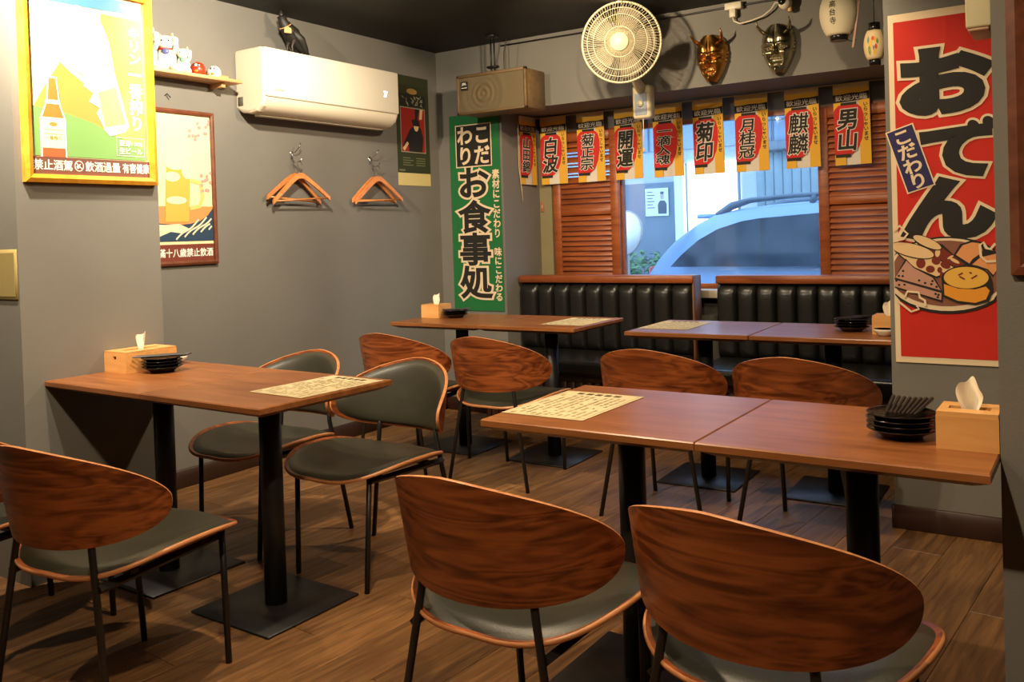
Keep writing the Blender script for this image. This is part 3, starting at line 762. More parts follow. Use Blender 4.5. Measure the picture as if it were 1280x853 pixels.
# ------------------------------------------------------------------ speaker
t = thing('hanging_speaker', 'brown box loudspeaker hung from the ceiling near the room corner', 'speaker', M=on_back(-3.515, 4.76, 2.036))
M_SPK = wood('speaker cabinet', rgb(84,64,40), rgb(112,88,56), (1,6,6), 4, 0.5, rings=0.1)
SW, SH = 0.53, 0.248
MB().rbox(0,SW,0,SH,-0.24,-0.004,0.006,1).build('cabinet', M_SPK, t)
for a_ in ((-0.004,SW+0.004,SH-0.014,SH+0.006),(-0.004,SW+0.004,-0.006,0.010),(-0.004,0.012,-0.006,SH+0.006),(SW-0.012,SW+0.004,-0.006,SH+0.006)):
    MB().rbox(a_[0],a_[1],a_[2],a_[3],-0.02,0.008,0.003,1).build('trim_bar', M_SPK, t)
M_GRILL = mat('speaker cloth', rgb(96,84,60), 0.85, var=0.12, vscale=160, bump=0.3, bscale=600)
b = MB(); nu, nv = 66, 34; vs = []; fs = []
for i in range(nv+1):
    for j in range(nu+1):
        x = 0.010+(SW-0.02)*j/nu; y = 0.008+(SH-0.02)*i/nv
        d = math.hypot(x-0.20, y-0.118)
        zz = 0.0 + 0.006*math.cos(d*165)*math.exp(-(d/0.095)**4)*(0.5+0.5*min(1,d/0.02))
        d2 = math.hypot(x-0.20, y-0.118)
        zz += 0.004*math.exp(-((d2-0.16)/0.02)**2)
        vs.append((x, y, zz))
for i in range(nv):
    for j in range(nu):
        q = i*(nu+1)+j; fs.append((q,q+1,q+nu+2,q+nu+1))
b.add(vs, fs, True); b.build('grille', M_GRILL, t)
bd = MB().rbox(0.035,0.09,SH-0.095,SH-0.038,0.006,0.012,0.002,1).build('badge', M_INK, t)
b = MB(); word(b, 'JBL', 0.043, 0.082, SH-0.066, SH-0.046, 0.0126, 0.01); b.rect(0.041,0.084,SH-0.082,SH-0.078,0.0126); b.build('badge_lettering', M_WHITE, bd)
for q in (-0.013, 0.013): MB().tube([(0.22+q,SH,-0.1),(0.22+q,H-2.036,-0.1)], 0.006, 8).build('hanger_rod', M_BLACK, t)
MB().rbox(0.185,0.255,H-2.036-0.014,H-2.036+0.003,-0.135,-0.065,0.003,1).build('ceiling_plate', M_BLACK, t)
MB().rbox(0.18,0.26,SH+0.045,SH+0.06,-0.12,-0.08,0.004,1).build('clamp', M_BLACK, t)
MB().tube([(0.30,SH-0.01,-0.12),(0.293,SH+0.06,-0.12),(0.296,SH+0.14,-0.12),(0.308,SH+0.21,-0.13),(0.312,H-2.036,-0.13)], 0.004, 6).build('speaker_wire', M_BLACK, t)

# ------------------------------------------------------------------ green banner
def cloth(W_, H_, amp=0.004, nx=14, ny=30, fn=None):
    b = MB(); vs = []; fs = []
    fn = fn or (lambda x, y: amp*math.sin(x/W_*5+y*2))
    for s_ in (0, -0.0012):
        for i in range(ny+1):
            for j in range(nx+1):
                x, y = W_*j/nx, H_*i/ny; vs.append((x, y, fn(x, y)+s_))
    k = (nx+1)*(ny+1)
    for i in range(ny):
        for j in range(nx):
            q = i*(nx+1)+j; fs.append((q,q+1,q+nx+2,q+nx+1)); fs.append((k+q,k+q+nx+1,k+q+nx+2,k+q+1))
    return b.add(vs, fs, True)
t = thing('green_banner', 'tall green cloth banner with black outlined lettering on the back wall', 'banner', M=on_back(-3.818, YB-0.008, 0.712))
GW, GH = 0.422, 1.368
M_GREEN = mat('green banner cloth', rgb(20,104,52), 0.8, var=0.05, vscale=8, bump=0.1, bscale=500)
cloth(GW, GH, 0.0, fn=lambda x, y: 0.0008*math.sin(x*14)).build('cloth', M_GREEN, t)
z = 0.0025
MB().rect(0.052,0.358,1.000,1.298,z).build('box_border', M_CREAM, t)
MB().rect(0.060,0.350,1.008,1.290,z+.0006).build('box_field', M_INK, t)
b = MB()
for ch, cx, cy in (('こ',.278,1.222),('だ',.276,1.082),('わ',.135,1.222),('り',.135,1.082)): letters(b, ch, cx, cy, .138, .138, z+.0012, bold=.030)
column(b, '素材にこだわり味にこだわる'[:7], 0.385, 0.975, 0.062, 0.0675, z+.0012, bold=.03)
column(b, '味にこだわる', 0.385, 0.440, 0.062, 0.0620, z+.0012, bold=.03)
for ch, cy in (('お',.893),('食',.655),('事',.430),('処',.200)): letters(b, ch, .195, cy, .275, .235, z, bold=.030, grow=.060)
b.build('cream_lettering', M_CREAM, t)
b = MB()
for ch, cy in (('お',.893),('食',.655),('事',.430),('処',.200)): letters(b, ch, .195, cy, .275, .235, z+.0016, bold=.030)
b.build('black_lettering', M_INK, t)

# ------------------------------------------------------------------ red banner
t = thing('red_banner', 'tall red cloth banner with food picture on the right partition', 'banner', M=on_back(-0.692, 3.852, 0.678))
RW, RH = 0.378, 1.392
M_REDC = mat('red banner cloth', rgb(196,32,14), 0.8, var=0.04, vscale=6, bump=0.1, bscale=500)
fold = lambda x, y: 0.0008 + 0.0012*math.exp(-((x-0.19)/0.006)**2)
cloth(RW, RH, fn=lambda x, y: 0.0, nx=2, ny=2).build('cloth_border', M_CREAM, t)
b = cloth(RW-0.030, RH-0.055, fn=lambda x, y: 0.0016+0.0012*math.exp(-((x-0.19)/0.006)**2), nx=40, ny=4); 
o = b.build('cloth', M_REDC, t); o.location = (0.020, 0.024, 0)
z = 0.0036
big = (('お',.195,1.110,.340,.275,0),('て',.240,.838,.275,.225,0),('ん',.200,.615,.335,.255,0))
b = MB()
for ch, cx, cy, cw, chh, r in big: letters(b, ch, cx, cy, cw, chh, z, bold=.066, grow=.040, rot=r)
for q in (.300,.352): b.oval(q, .922+.010*(q>.32), .029, .036, z+.0004, rot=.5)
b.build('letter_outline', M_CREAM, t)
b = MB()
for ch, cx, cy, cw, chh, r in big: letters(b, ch, cx, cy, cw, chh, z+.0016, bold=.066, rot=r)
for q in (.300,.352): b.oval(q, .922+.010*(q>.32), .020, .027, z+.0020, rot=.5)
b.build('black_lettering', M_INK, t)
def quad(cx, cy, wd, ht, r, z): 
    c, s_ = math.cos(r), math.sin(r)
    return [(cx+x*c-y*s_, cy+x*s_+y*c) for x, y in ((-wd/2,-ht/2),(wd/2,-ht/2),(wd/2,ht/2),(-wd/2,ht/2))], z
rr = 0.30; tx, ty = 0.072, 0.815
MB().flat(*quad(tx,ty,.108,.262,rr,z+.0022)).build('tag_border', M_CREAM, t)
MB().flat(*quad(tx,ty,.098,.252,rr,z+.0027)).build('tag_field', mat('navy print', rgb(38,34,84), 0.8), t)
b = MB()
for k, ch in enumerate('こだわり'):
    d = 0.092-0.0615*k
    letters(b, ch, tx-d*math.sin(rr), ty+d*math.cos(rr), .072, .066, z+.0032, bold=.03, rot=rr)
b.build('tag_lettering', M_CREAM, t)
Q = lambda n, c: mat('food ' + n, c, 0.8)
cl = lambda pts: [(min(max(x,0.004),RW-0.012), y) for x, y in pts]
ov = lambda cx, cy, rx, ry, rot=0, n=30: cl([(cx+rx*math.cos(2*PI*i/n)*math.cos(rot)-ry*math.sin(2*PI*i/n)*math.sin(rot), cy+rx*math.cos(2*PI*i/n)*math.sin(rot)+ry*math.sin(2*PI*i/n)*math.cos(rot)) for i in range(n)])
D = lambda pts: cl([(a*.000409-.0262, .5635-c*.000453) for a, c in pts])      # coordinates of the printed dish
def el(cx, cy, rx, ry, rot=0.0, n=34, t0=0.0, t1=2*PI):
    return D([(cx+rx*math.cos(t0+(t1-t0)*i/n)*math.cos(rot)-ry*math.sin(t0+(t1-t0)*i/n)*math.sin(rot), cy+rx*math.cos(t0+(t1-t0)*i/n)*math.sin(rot)+ry*math.sin(t0+(t1-t0)*i/n)*math.cos(rot)) for i in range(n)])
BUFF = Q('buff', rgb(226,190,140)); RUST = Q('rust', rgb(118,38,22)); PEACH = Q('peach', rgb(222,150,92))
MB().flat(el(530,470,560,335), z+.0020).build('bowl_rim', M_INK, t)
MB().flat(el(530,465,540,315), z+.0024).build('bowl_glaze', M_CREAM, t)
MB().flat(el(530,455,505,285), z+.0028).build('bowl_inside', Q('brown', rgb(134,84,66)), t)
L1_ = [(600,300),(660,205),(760,172),(840,185),(870,250),(990,270),(995,440),(930,490),(880,430),(760,400),(720,390)]
MB().flat(D(L1_), z+.0032).build('dumpling_outline', M_INK, t)
MB().flat(D([(622,295),(680,215),(760,190),(830,200),(850,260),(825,290),(765,330),(735,370)]), z+.0036).build('dumpling', PEACH, t)
MB().flat(D([(757,380),(830,318),(985,290),(988,430),(932,468),(890,420),(800,388)]), z+.0036).build('dumpling', PEACH, t)
MB().flat(D([(225,120),(320,235),(440,330),(600,410),(720,385),(600,290),(510,205)]), z+.0040).build('roll_outline', M_INK, t)
MB().flat(D([(245,140),(330,235),(440,320),(600,400),(700,380),(590,295),(500,225)]), z+.0044).build('roll_skin', RUST, t)
for q in ((465,275,22,38,.2),(610,345,48,14,.5),(575,315,30,10,-.5)): MB().flat(el(*q, n=14), z+.0048).build('roll_patch', BUFF, t)
MB().flat(el(375,185,140,46,.42), z+.0052).build('roll_face_outline', M_INK, t)
MB().flat(el(375,183,132,38,.42), z+.0056).build('roll_face', BUFF, t)
MB().flat(D([(45,180),(110,285),(250,410),(450,495),(520,470),(620,400),(430,310),(250,300)]), z+.0060).build('roll_outline', M_INK, t)
MB().flat(D([(70,205),(120,280),(260,400),(450,480),(510,460),(600,400),(430,322),(250,310)]), z+.0064).build('roll_skin', BUFF, t)
for q in ((315,365,42,46,0),(398,417,40,32,0),(450,345,40,34,.3),(530,385,46,28,.4),(480,425,22,26,0),(500,465,20,24,0)): MB().flat(el(*q, n=16), z+.0068).build('roll_spot', RUST, t)
MB().flat(el(240,253,205,64,.24), z+.0072).build('roll_face_outline', M_INK, t)
MB().flat(el(240,251,197,56,.24), z+.0076).build('roll_face', BUFF, t)
MB().flat(D([(180,322),(60,495),(58,580),(495,702),(505,615),(430,485),(250,395)]), z+.0080).build('konjac_outline', M_INK, t)
MB().flat(D([(187,342),(80,490),(485,600),(418,492),(255,408)]), z+.0084).build('konjac_top', Q('mauve', rgb(190,140,120)), t)
MB().flat(D([(72,508),(72,568),(488,685),(492,625)]), z+.0084).build('konjac_side', Q('mauve', rgb(190,140,120)), t)
sp = MB()
for a_, c_ in ((155,432),(115,475),(150,478),(297,515),(350,538),(415,520),(405,548),(450,570),(92,518),(115,555),(165,553),(440,632),(465,640),(458,660)): sp.flat(el(a_,c_,12,10,n=9), z+.0088)
sp.build('konjac_specks', M_INK, t)
MB().flat(el(705,500,212,112), z+.0090).build('radish_outline', M_INK, t)
MB().flat(D([(495,520),(505,655),(620,705),(780,722),(890,690),(930,600),(920,500)]), z+.0091).build('radish_outline', M_INK, t)
MB().flat(D([(514,545),(518,640),(630,688),(780,705),(870,672),(902,600),(870,565),(780,590),(640,585),(560,560)]), z+.0095).build('radish_side', Q('ochre', rgb(226,148,40)), t)
MB().flat(el(705,490,190,92), z+.0099).build('radish_top', Q('yellow', rgb(226,174,70)), t)
for p0_ in ([(640,470),(680,450)],[(650,480),(695,505)],[(735,445),(755,455)],[(750,500),(800,470)]): MB().line(D(p0_), .006, z+.0103).build('radish_mark', RUST, t)
for pts, wd_ in (([(90,690),(150,735),(220,790),(290,765),(270,735)],.008),([(165,665),(190,612),(290,620),(300,665),(345,690),(350,740)],.009),([(985,350),(880,355),(835,310),(828,215),(858,192),(885,240),(915,250),(950,210),(985,205)],.009),([(78,70),(135,32),(165,70),(205,105),(165,150),(85,165)],.008)):
    MB().line(D(pts), wd_, z+.0107).build('steam_line', M_CREAM, t)

# ------------------------------------------------------------------ row of lantern flags on a cord
FW, FH = 0.205, 0.478
M_FY = mat('flag yellow', rgb(222,168,50), 0.8); M_FW = mat('flag white', rgb(216,206,190), 0.8)
M_FR = mat('flag red', rgb(196,36,30), 0.8); M_FB = mat('flag black', rgb(36,30,24), 0.8); M_FH = mat('flag header', rgb(196,172,128), 0.85)
def flag(M, kanji, sw, label):
    t = thing('lantern_flag', label, 'flag', M=M, group='lantern flags along the window')
    H_ = FH
    fn = lambda x, y: 0.0035*math.sin(x*22+y*3+sw)*(1-y/H_)
    cloth(FW, H_, nx=8, ny=10, fn=fn).build('cloth', M_FW, t)
    Z = lambda k: 0.0052+0.0005*k
    MB().rect(0,FW,H_-0.030,H_,Z(1)).build('header', M_FH, t)
    MB().rect(0,FW,H_-0.074,H_-0.030,Z(1)).rect(FW*.70,FW,0,H_-0.07,Z(1)).rect(0,FW*.30,0,H_*.13,Z(1)).rect(0,FW*.24,H_*.66,H_-0.07,Z(1)).build('yellow_print', M_FY, t)
    MB().flat([(0,H_-0.110),(FW*.5,H_-0.107),(FW,H_-0.102),(FW,H_-0.056),(FW*.75,H_-0.061),(FW*.5,H_-0.058),(FW*.2,H_-0.063),(0,H_-0.062)],Z(2)).build('black_band', M_FB, t)
    b = MB(); row(b, '歓迎光臨', 0.010, H_-0.084, 0.046, 0.036, Z(3), bold=.004, res=2); b.build('band_lettering', M_FW, t)
    MB().flat([(0,H_*.13),(FW*.44,H_*.125),(FW*.62,H_*.18),(FW*.76,H_*.30),(FW*.83,H_*.46),(FW*.83,H_*.60),(FW*.77,H_*.69),(FW*.66,H_*.735),(FW*.14,H_*.735),(FW*.05,H_*.70),(0,H_*.67)],Z(2)).build('lantern_print', M_FR, t)
    for q in ((FW*.20,FW*.64,H_*.732,H_*.765),(FW*.02,FW*.44,H_*.095,H_*.135)): MB().rect(*q, Z(3)).build('lantern_cap', M_FB, t)
    n = len(kanji); ch = H_*.52/n; cw = max(FW*.50, min(FW*.60, ch*1.0))
    k = 0.0 if n > 2 else 0.0
    top = H_*.695
    bo = (.030 if kanji != '麒麟' else .016) if n < 3 else .022
    b = MB()
    for i, c in enumerate(kanji): letters(b, c, FW*(.40-.03*i), top-ch*(i+.5), cw, ch*1.04, Z(4), bold=bo, grow=.040, slant=.10, res=2)
    b.build('kanji_outline', M_FW, t)
    b = MB()
    for i, c in enumerate(kanji): letters(b, c, FW*(.40-.03*i), top-ch*(i+.5), cw, ch*1.04, Z(7), bold=bo, slant=.10, res=2)
    b.build('kanji', M_FB, t)
    b = MB(); column(b, 'いらっしゃいませ', FW*.885, H_*.755, 0.027, 0.0285, Z(3), bold=.03, res=2); b.build('greeting', M_FB, t)
    return t
FL = [(-3.330,'白波'),(-3.030,'菊正宗'),(-2.738,'開運'),(-2.454,'一滴入魂'),(-2.174,'菊印'),(-1.897,'月桂冠'),(-1.581,'麒麟'),(-1.293,'男山')]
YF = 5.495
WORD = ['red lantern flag reading 白波, over the olive post end of the left shutter', 'red lantern flag reading 菊正宗, over the middle of the left shutter', 'red lantern flag reading 開運, over the inner stile of the left shutter',
        'red lantern flag reading 一滴入魂, beside the fan pull cord', 'red lantern flag reading 菊印, before the glass under the gold mask', 'red lantern flag reading 月桂冠, before the glass under the silver mask',
        'red lantern flag reading 麒麟, before the inner stile of the right shutter', 'red lantern flag reading 男山, over the right shutter slats']
flag(frame((XA+0.012, 5.262, 1.585), (0.02,1,0), (0.0,0.02,1)), '山田錦', 0, 'red lantern flag reading 山田錦, hung on the alcove side wall')
for i, (x, kj) in enumerate(FL):
    flag(frame((x, YF, 2.061-FH), (1, random.uniform(-.05,.05), 0), (-0.02, random.uniform(-.01,.02), 1)), kj, i*1.3, WORD[i])
t = thing('flag_cord', 'pale cord carrying the lantern flags under the soffit', 'cord', (0,0,0))
MB().tube([(XA+0.012,5.25,2.066),(XA+0.012,5.48,2.064),(-3.35,YF+.002,2.062)]+[(-3.3+0.26*i,YF+.002,2.063) for i in range(10)]+[(-0.72,YF+.002,2.066)], 0.003, 6).build('cord', M_FH, t)
MB().tube([(XA+0.012,5.25,2.066),(XA+0.016,5.245,1.9),(XA+0.012,5.25,1.7),(XA+0.016,5.27,1.55),(XA+0.014,5.285,1.46)], 0.0035, 6).build('loose_end', M_FH, t)

# ------------------------------------------------------------------ wall fan
t = thing('wall_fan', 'round cream wall fan with wire guard above the window', 'fan')
a_ = 0.30
Mf = frame((-2.262, 4.655, 2.316), (math.cos(a_), math.sin(a_), 0), (0.03,-0.10,1))
Mf = Mf.to_quaternion().to_matrix().to_4x4(); Mf.translation = Vector((-2.262, 4.655, 2.316)); t.matrix_world = Mf
M_FAN = mat('cream fan plastic', rgb(204,192,158), 0.35)
M_BLADE = mat('fan blade', rgb(132,124,104), 0.3)
R0 = 0.226
dome = lambda r: 0.030+0.045*(1-(r/R0)**2.2)
b = MB(); N_ = 84
for k in range(N_):
    an = 2*PI*k/N_; r0 = 0.05
    b.tube([(r*math.cos(an+0.25*(1-r/R0)), r*math.sin(an+0.25*(1-r/R0)), dome(r)) for r in (0.045,0.10,0.15,0.19,0.215,R0)]+[(R0*math.cos(an),R0*math.sin(an),0.0)], 0.00125, 4, cap=False, smooth=False)
for r in (0.085, 0.155, 0.192):
    b.tube([(r*math.cos(2*PI*i/40), r*math.sin(2*PI*i/40), dome(r)) for i in range(41)], 0.0022, 5, cap=False)
stuff(b.build('front_guard', M_FAN, t))
b = MB()
for k in range(54):
    an = 2*PI*k/54
    b.tube([(r*math.cos(an), r*math.sin(an), -0.055+0.055*(r/R0)**3) for r in (0.06,0.12,0.18,0.21,R0)], 0.00125, 4, cap=False, smooth=False)
stuff(b.build('rear_guard', M_FAN, t))
MB().tube([(R0*math.cos(2*PI*i/56), R0*math.sin(2*PI*i/56), 0.015) for i in range(57)], 0.0065, 8, cap=False).build('rim', M_FAN, t)
MB().rbox(-0.018,0.018,R0-0.006,R0+0.020,0.0,0.03,0.004,2).build('rim_clip', M_FAN, t)
hb = MB().lathe([(0.053,0.058),(0.053,0.078),(0.048,0.084),(0.0,0.086)], 36).build('hub_disc', M_FAN, t)
b = MB()
for k in range(4): b.rect(-0.018+0.0095*k,-0.0115+0.0095*k,0.001,0.009,0.0868)
b.build('hub_mark', mat('grey print', rgb(150,145,135), 0.5), hb)
for k in range(5):
    an = 2*PI*k/5; vs = []; fs = []
    for i in range(7):
        r = 0.035+0.165*i/6; w_ = 0.25+0.30*math.sin(PI*(0.15+0.75*i/6))
        for j in range(5):
            u = j/4-0.5; vs.append((r*math.cos(an+u*w_*1.7), r*math.sin(an+u*w_*1.7), 0.012+u*0.03))
    for i in range(6):
        for j in range(4): q = i*5+j; fs.append((q,q+1,q+6,q+5))
    MB().add(vs, fs, True).build('blade', M_BLADE, t)
MB().lathe([(0.0,-0.15),(0.045,-0.145),(0.062,-0.11),(0.066,-0.06),(0.05,-0.03),(0.03,0.0),(0.03,0.03),(0,0.03)], 28).build('motor_housing', M_FAN, t)
inv = Mf.inverted()
L_ = lambda x, y, zz: tuple(inv @ Vector((x,y,zz)))
MB().tube([L_(-2.30,4.76,2.30), L_(-2.30,4.84,2.20), L_(-2.305,4.95,2.12), L_(-2.305,5.02,2.08)], [0.03,0.026,0.03,0.035], 12).build('arm', M_FAN, t)
cb = MB().rbox(-2.365,-2.245,4.985,YB,1.915,2.12,0.018,3).build('control_box', M_FAN, t); cb.matrix_local = inv
p_ = MB().rbox(-2.345,-2.265,4.981,4.99,1.935,2.07,0.006,2).build('control_face', mat('blue grey face', rgb(150,160,172), 0.4), cb)
MB().lathe([(0.02,0),(0.018,0.012),(0,0.013)], 20, M=frame((-2.305,4.981,2.005),(1,0,0),(0,0,1))).build('dial', M_FAN, cb)
cd = MB().tube([(-2.30,5.0,1.915),(-2.299,5.0,1.80),(-2.30,5.0,1.745)], 0.0022, 6).build('pull_cord', M_CREAM, t); cd.matrix_local = inv
MB().lathe([(0.002,0.03),(0.007,0.012),(0.006,0.0),(0.0,-0.004)], 12, M=Matrix.Translation((-2.30,5.0,1.715))).build('cord_bead', mat('amber bead', rgb(220,180,110), 0.3), cd)

# ------------------------------------------------------------------ demon masks
def demon_mask(x, z_, mt, dark, label):
    t = thing('demon_mask', label, 'mask', M=on_back(x, YB, z_), group='horned masks above the window')
    g = lambda u, v, cu, cv, su, sv: math.exp(-((u-cu)/su)**2-((v-cv)/sv)**2)
    def wd(v): return 0.093*((1-max(0,(v-0.35)/0.72)**2.4)**0.5 if v > 0.35 else (1-0.34*((0.35-v)/1.35)**1.5-0.36*max(0,(-v-0.2)/0.8)**1.5))
    def dep(u, v):
        d = 0.015+0.080*(1-abs(u)**2.6)**0.55*(1-0.18*v*v)
        au = abs(u)
        d += 0.014*g(au,v,0.36,0.42,0.30,0.26) - 0.008*g(au,v,0.0,0.45,0.05,0.35)
        d += 0.015*g(au,v,0.42,0.17,0.28,0.06) - 0.022*g(au,v,0.40,0.02,0.20,0.08)
        d += 0.030*g(au,v,0.0,-0.10,0.11,0.17) + 0.012*g(au,v,0.17,-0.20,0.08,0.06)
        d += 0.014*g(au,v,0.56,-0.17,0.20,0.13)
        d -= 0.050*math.exp(-(au/0.50)**4-((v+0.46+0.10*au)/0.12)**2)
        d += 0.010*math.exp(-((au-0.60)/0.09)**2-((v+0.42)/0.22)**2) + 0.010*math.exp(-(au/0.45)**4-((v+0.64)/0.05)**2)
        d += 0.016*g(au,v,0,-0.86,0.28,0.13)
        return d
    b = MB(); nu, nv = 48, 66; vs = []; fs = []
    for i in range(nv+1):
        v = -1+2*i/nv
        for j in range(nu+1):
            u = -1+2*j/nu; vs.append((u*wd(v), v*0.135, dep(u, v)))
    for i in range(nv):
        for j in range(nu): q = i*(nu+1)+j; fs.append((q,q+1,q+nu+2,q+nu+1))
    b.add(vs, fs, True); b.build('face', mt, t)
    c = MB(); vs = []; fs = []
    for i in range(9):
        f_ = i/8
        for j in range(21):
            an = PI*j/20
            rr_ = 0.088*(1-0.15*f_)
            vs.append((rr_*1.02*math.cos(an), 0.055+0.086*math.sin(an)*(1-.1*f_), 0.0+0.062*(f_)**0.7))
    for i in range(8):
        for j in range(20): q = i*21+j; fs.append((q,q+1,q+22,q+21))
    c.add(vs, fs, True); c.build('hair_cap', dark, t)
    for q in (-1, 1):
        MB().tube([(q*0.066,0.092,0.045),(q*0.080,0.108,0.085),(q*0.090,0.128,0.110),(q*0.088,0.155,0.125)], [0.012,0.010,0.007,0.002], 10).build('horn', mt, t)
        MB().ball((q*0.036,0.004,0.083), (0.014,0.008,0.009), 12, 8).build('eye', mt, t)
        MB().ball((q*0.036,0.003,0.0905), (0.004,0.003,0.004), 8, 6).build('pupil', dark, t)
        for k in range(3): MB().ball((q*(0.090-0.003*k),0.030-0.022*k,0.020+0.004*k), (0.010,0.012,0.012), 10, 8).build('ear_curl', mt, t)
        MB().ball((q*0.036,0.004,0.0795), (0.021,0.012,0.006), 12, 8).build('eye_socket', mt, t)
        MB().tube([(q*0.012,0.030,0.100),(q*0.034,0.034,0.098),(q*0.062,0.030,0.080)], [0.003,0.006,0.002], 8).build('eyebrow', dark, t)
    MB().ball((0,-0.062,0.052), (0.040,0.015,0.010), 18, 10).build('mouth', mt, t)
    for zz, s_ in ((-0.050,1),(-0.075,-1)):
        for k in range(6):
            uu = -0.030+0.012*k
            MB().tube([(uu,zz,0.074),(uu,zz-0.009*s_,0.078)], [0.0055,0.0035 if k not in (0,5) else 0.002], 6).build('tooth', mt, t)
M_GOLD = mat('antique gold', rgb(176,128,66), 0.30, metal=1.0, var=0.3, vscale=24)
M_SILV = mat('antique silver', rgb(164,156,128), 0.26, metal=1.0, var=0.3, vscale=24)
demon_mask(-1.868, 2.222, M_GOLD, mat('dark bronze', rgb(48,30,16), 0.6, metal=0.3), 'gold horned demon mask on the wall above the window')
demon_mask(-1.480, 2.226, M_SILV, mat('dark pewter', rgb(34,31,26), 0.6, metal=0.3), 'silver horned demon mask on the wall above the window')

# ------------------------------------------------------------------ cables and adapter by the ceiling
M_PLAST = mat('ivory plastic', rgb(216,206,182), 0.4)
t = tag(MB().tube([(-3.36,YB-.006,2.515),(-2.9,YB-.006,2.512),(-2.3,YB-.006,2.510),(-1.8,YB-.006,2.514),(-1.3,YB-.006,2.512),(-0.72,YB-.006,2.512)], 0.006, 6).build('ceiling_cable', M_BLACK), 'thin black cable running along the top of the back wall', 'cable')
t = thing('plug_adapter', 'ivory plug adapter with a curling cord above the masks', 'adapter', M=on_back(-1.735, YB, 2.455))
MB().rbox(-0.045,0.055,0.035,0.075,0,0.045,0.006,2).build('socket_strip', M_PLAST, t)
MB().rbox(-0.018,0.020,-0.010,0.040,0.005,0.045,0.005,2).build('plug', M_PLAST, t)
MB().tube([(0,-0.01,0.03),(0.004,-0.03,0.03),(0.04,-0.05,0.03),(0.10,-0.045,0.03),(0.17,-0.03,0.03),(0.22,0.0,0.03),(0.245,0.035,0.03),(0.275,0.03,0.03),(0.29,0.0,0.03)], 0.005, 8).build('cord', M_PLAST, t)
t = thing('wall_camera', 'small round ivory device at the end of the curling cord', 'camera', M=on_back(-1.43, YB, 2.475))
MB().ball((0,0,0.045), 0.038, 20, 14).build('body', M_PLAST, t)
MB().lathe([(0.02,0),(0.02,0.012)], 16).build('mount', M_PLAST, t)
MB().tube([(0,0,0.05),(-0.012,0.004,0.09)], [0.02,0.018], 14).build('lens', M_EYE, t)
MB().rbox(0.012,0.035,-0.052,-0.02,0.02,0.05,0.005,2).build('tilt_knob', mat('amber plastic', rgb(190,150,96), 0.4), t)

# ------------------------------------------------------------------ paper lanterns
M_PAPER = mat('white lantern paper', rgb(222,210,178), 0.7)
t = thing('paper_lantern', 'white paper lantern with black brush characters hung near the partition', 'lantern', (-1.075, 4.70, 2.175))
prof = [(0.034,0.012)]
for i in range(25):
    f_ = i/24; r = 0.040+0.052*math.sin(PI*(0.08+0.84*f_))**0.75
    prof.append((r*(1.0 if i%2 else 0.985), 0.014+0.222*f_))
prof.append((0.034,0.238))
MB().lathe(prof, 40).build('paper_shade', M_PAPER, t)
MB().lathe([(0.040,-0.012),(0.043,-0.012),(0.043,0.022),(0.036,0.024)], 28).build('lower_ring', M_EYE, t)
MB().lathe([(0.036,0.228),(0.043,0.230),(0.043,0.262),(0.040,0.262)], 28).build('upper_ring', M_EYE, t)
b = MB()
an0 = math.atan2(-4.70, 1.075)-0.10
cols = '高台寺'
for k, ch in enumerate(cols):
    vs, fs = glyph(ch, .012)
    out = []
    for a, c, d in vs:
        ang_ = an0-0.22+((a-.5)*0.034)/0.09; zz = 0.158-0.041*k+(c-.38)*0.036
        f_ = min(1,max(0,(zz-0.014)/0.222)); r = 0.0412+0.052*math.sin(PI*(0.08+0.84*f_))**0.75
        out.append((r*math.cos(ang_), r*math.sin(ang_), zz))
    b.add(out, fs)
b.build('brush_lettering', M_INK, t)
MB().tube([(0.0,0,0.26),(0.0,0,H-2.175)], 0.003, 6).build('hanging_wire', M_BLACK, t)
hd = MB().rbox(0.068,0.080,-0.006,0.006,-0.045,0.20,0.002,1, M=Matrix.Translation((0,0,0)) @ Matrix.Rotation(0.15,4,'Y')).build('side_handle', mat('pink lacquer', rgb(190,156,136), 0.4), t)
MB().tube([(0.03,0,-0.010),(0.06,0,-0.022),(0.082,0,-0.018)], 0.003, 6).build('handle_rod', M_BLACK, t)
MB().tube([(0.035,0,0.255),(0.08,0,0.262),(0.098,0,0.19)], 0.003, 6).build('handle_rod', M_BLACK, t)
t = thing('small_lantern', 'small cream lantern with coloured print beside the red banner wall', 'lantern', (-0.888, 4.60, 2.000))
prof = [(0.022,0.028)]+[(0.024+0.026*math.sin(PI*(0.06+0.88*i/12))**0.6, 0.03+0.138*i/12) for i in range(13)]+[(0.022,0.17)]
MB().lathe(prof, 28).build('paper_shade', mat('cream lantern paper', rgb(224,200,150), 0.7), t)
MB().lathe([(0.024,0),(0.027,0),(0.027,0.032),(0.022,0.034)], 20).build('lower_ring', M_EYE, t)
MB().lathe([(0.022,0.164),(0.027,0.166),(0.027,0.206),(0.024,0.206)], 20).build('upper_ring', M_EYE, t)
MB().tube([(0,0,0.2),(0,0,H-2.0)], 0.002, 6).build('hanging_wire', M_BLACK, t)
def patch(mb, an, zc, w_, h_):
    vs = []
    for i in range(5):
        for s_ in (-1,1):
            zz = zc+s_*h_/2*(1-abs(i-2)/3.0); f_ = (zz-.03)/.138; r = 0.0254+0.026*math.sin(PI*(0.06+0.88*min(1,max(0,f_))))**0.6
            vs.append((r*math.cos(an+(i-2)*w_/4), r*math.sin(an+(i-2)*w_/4), zz))
    mb.add(vs, [(2*i,2*i+2,2*i+3,2*i+1) for i in range(4)])
an1 = math.atan2(-4.6, 0.888)
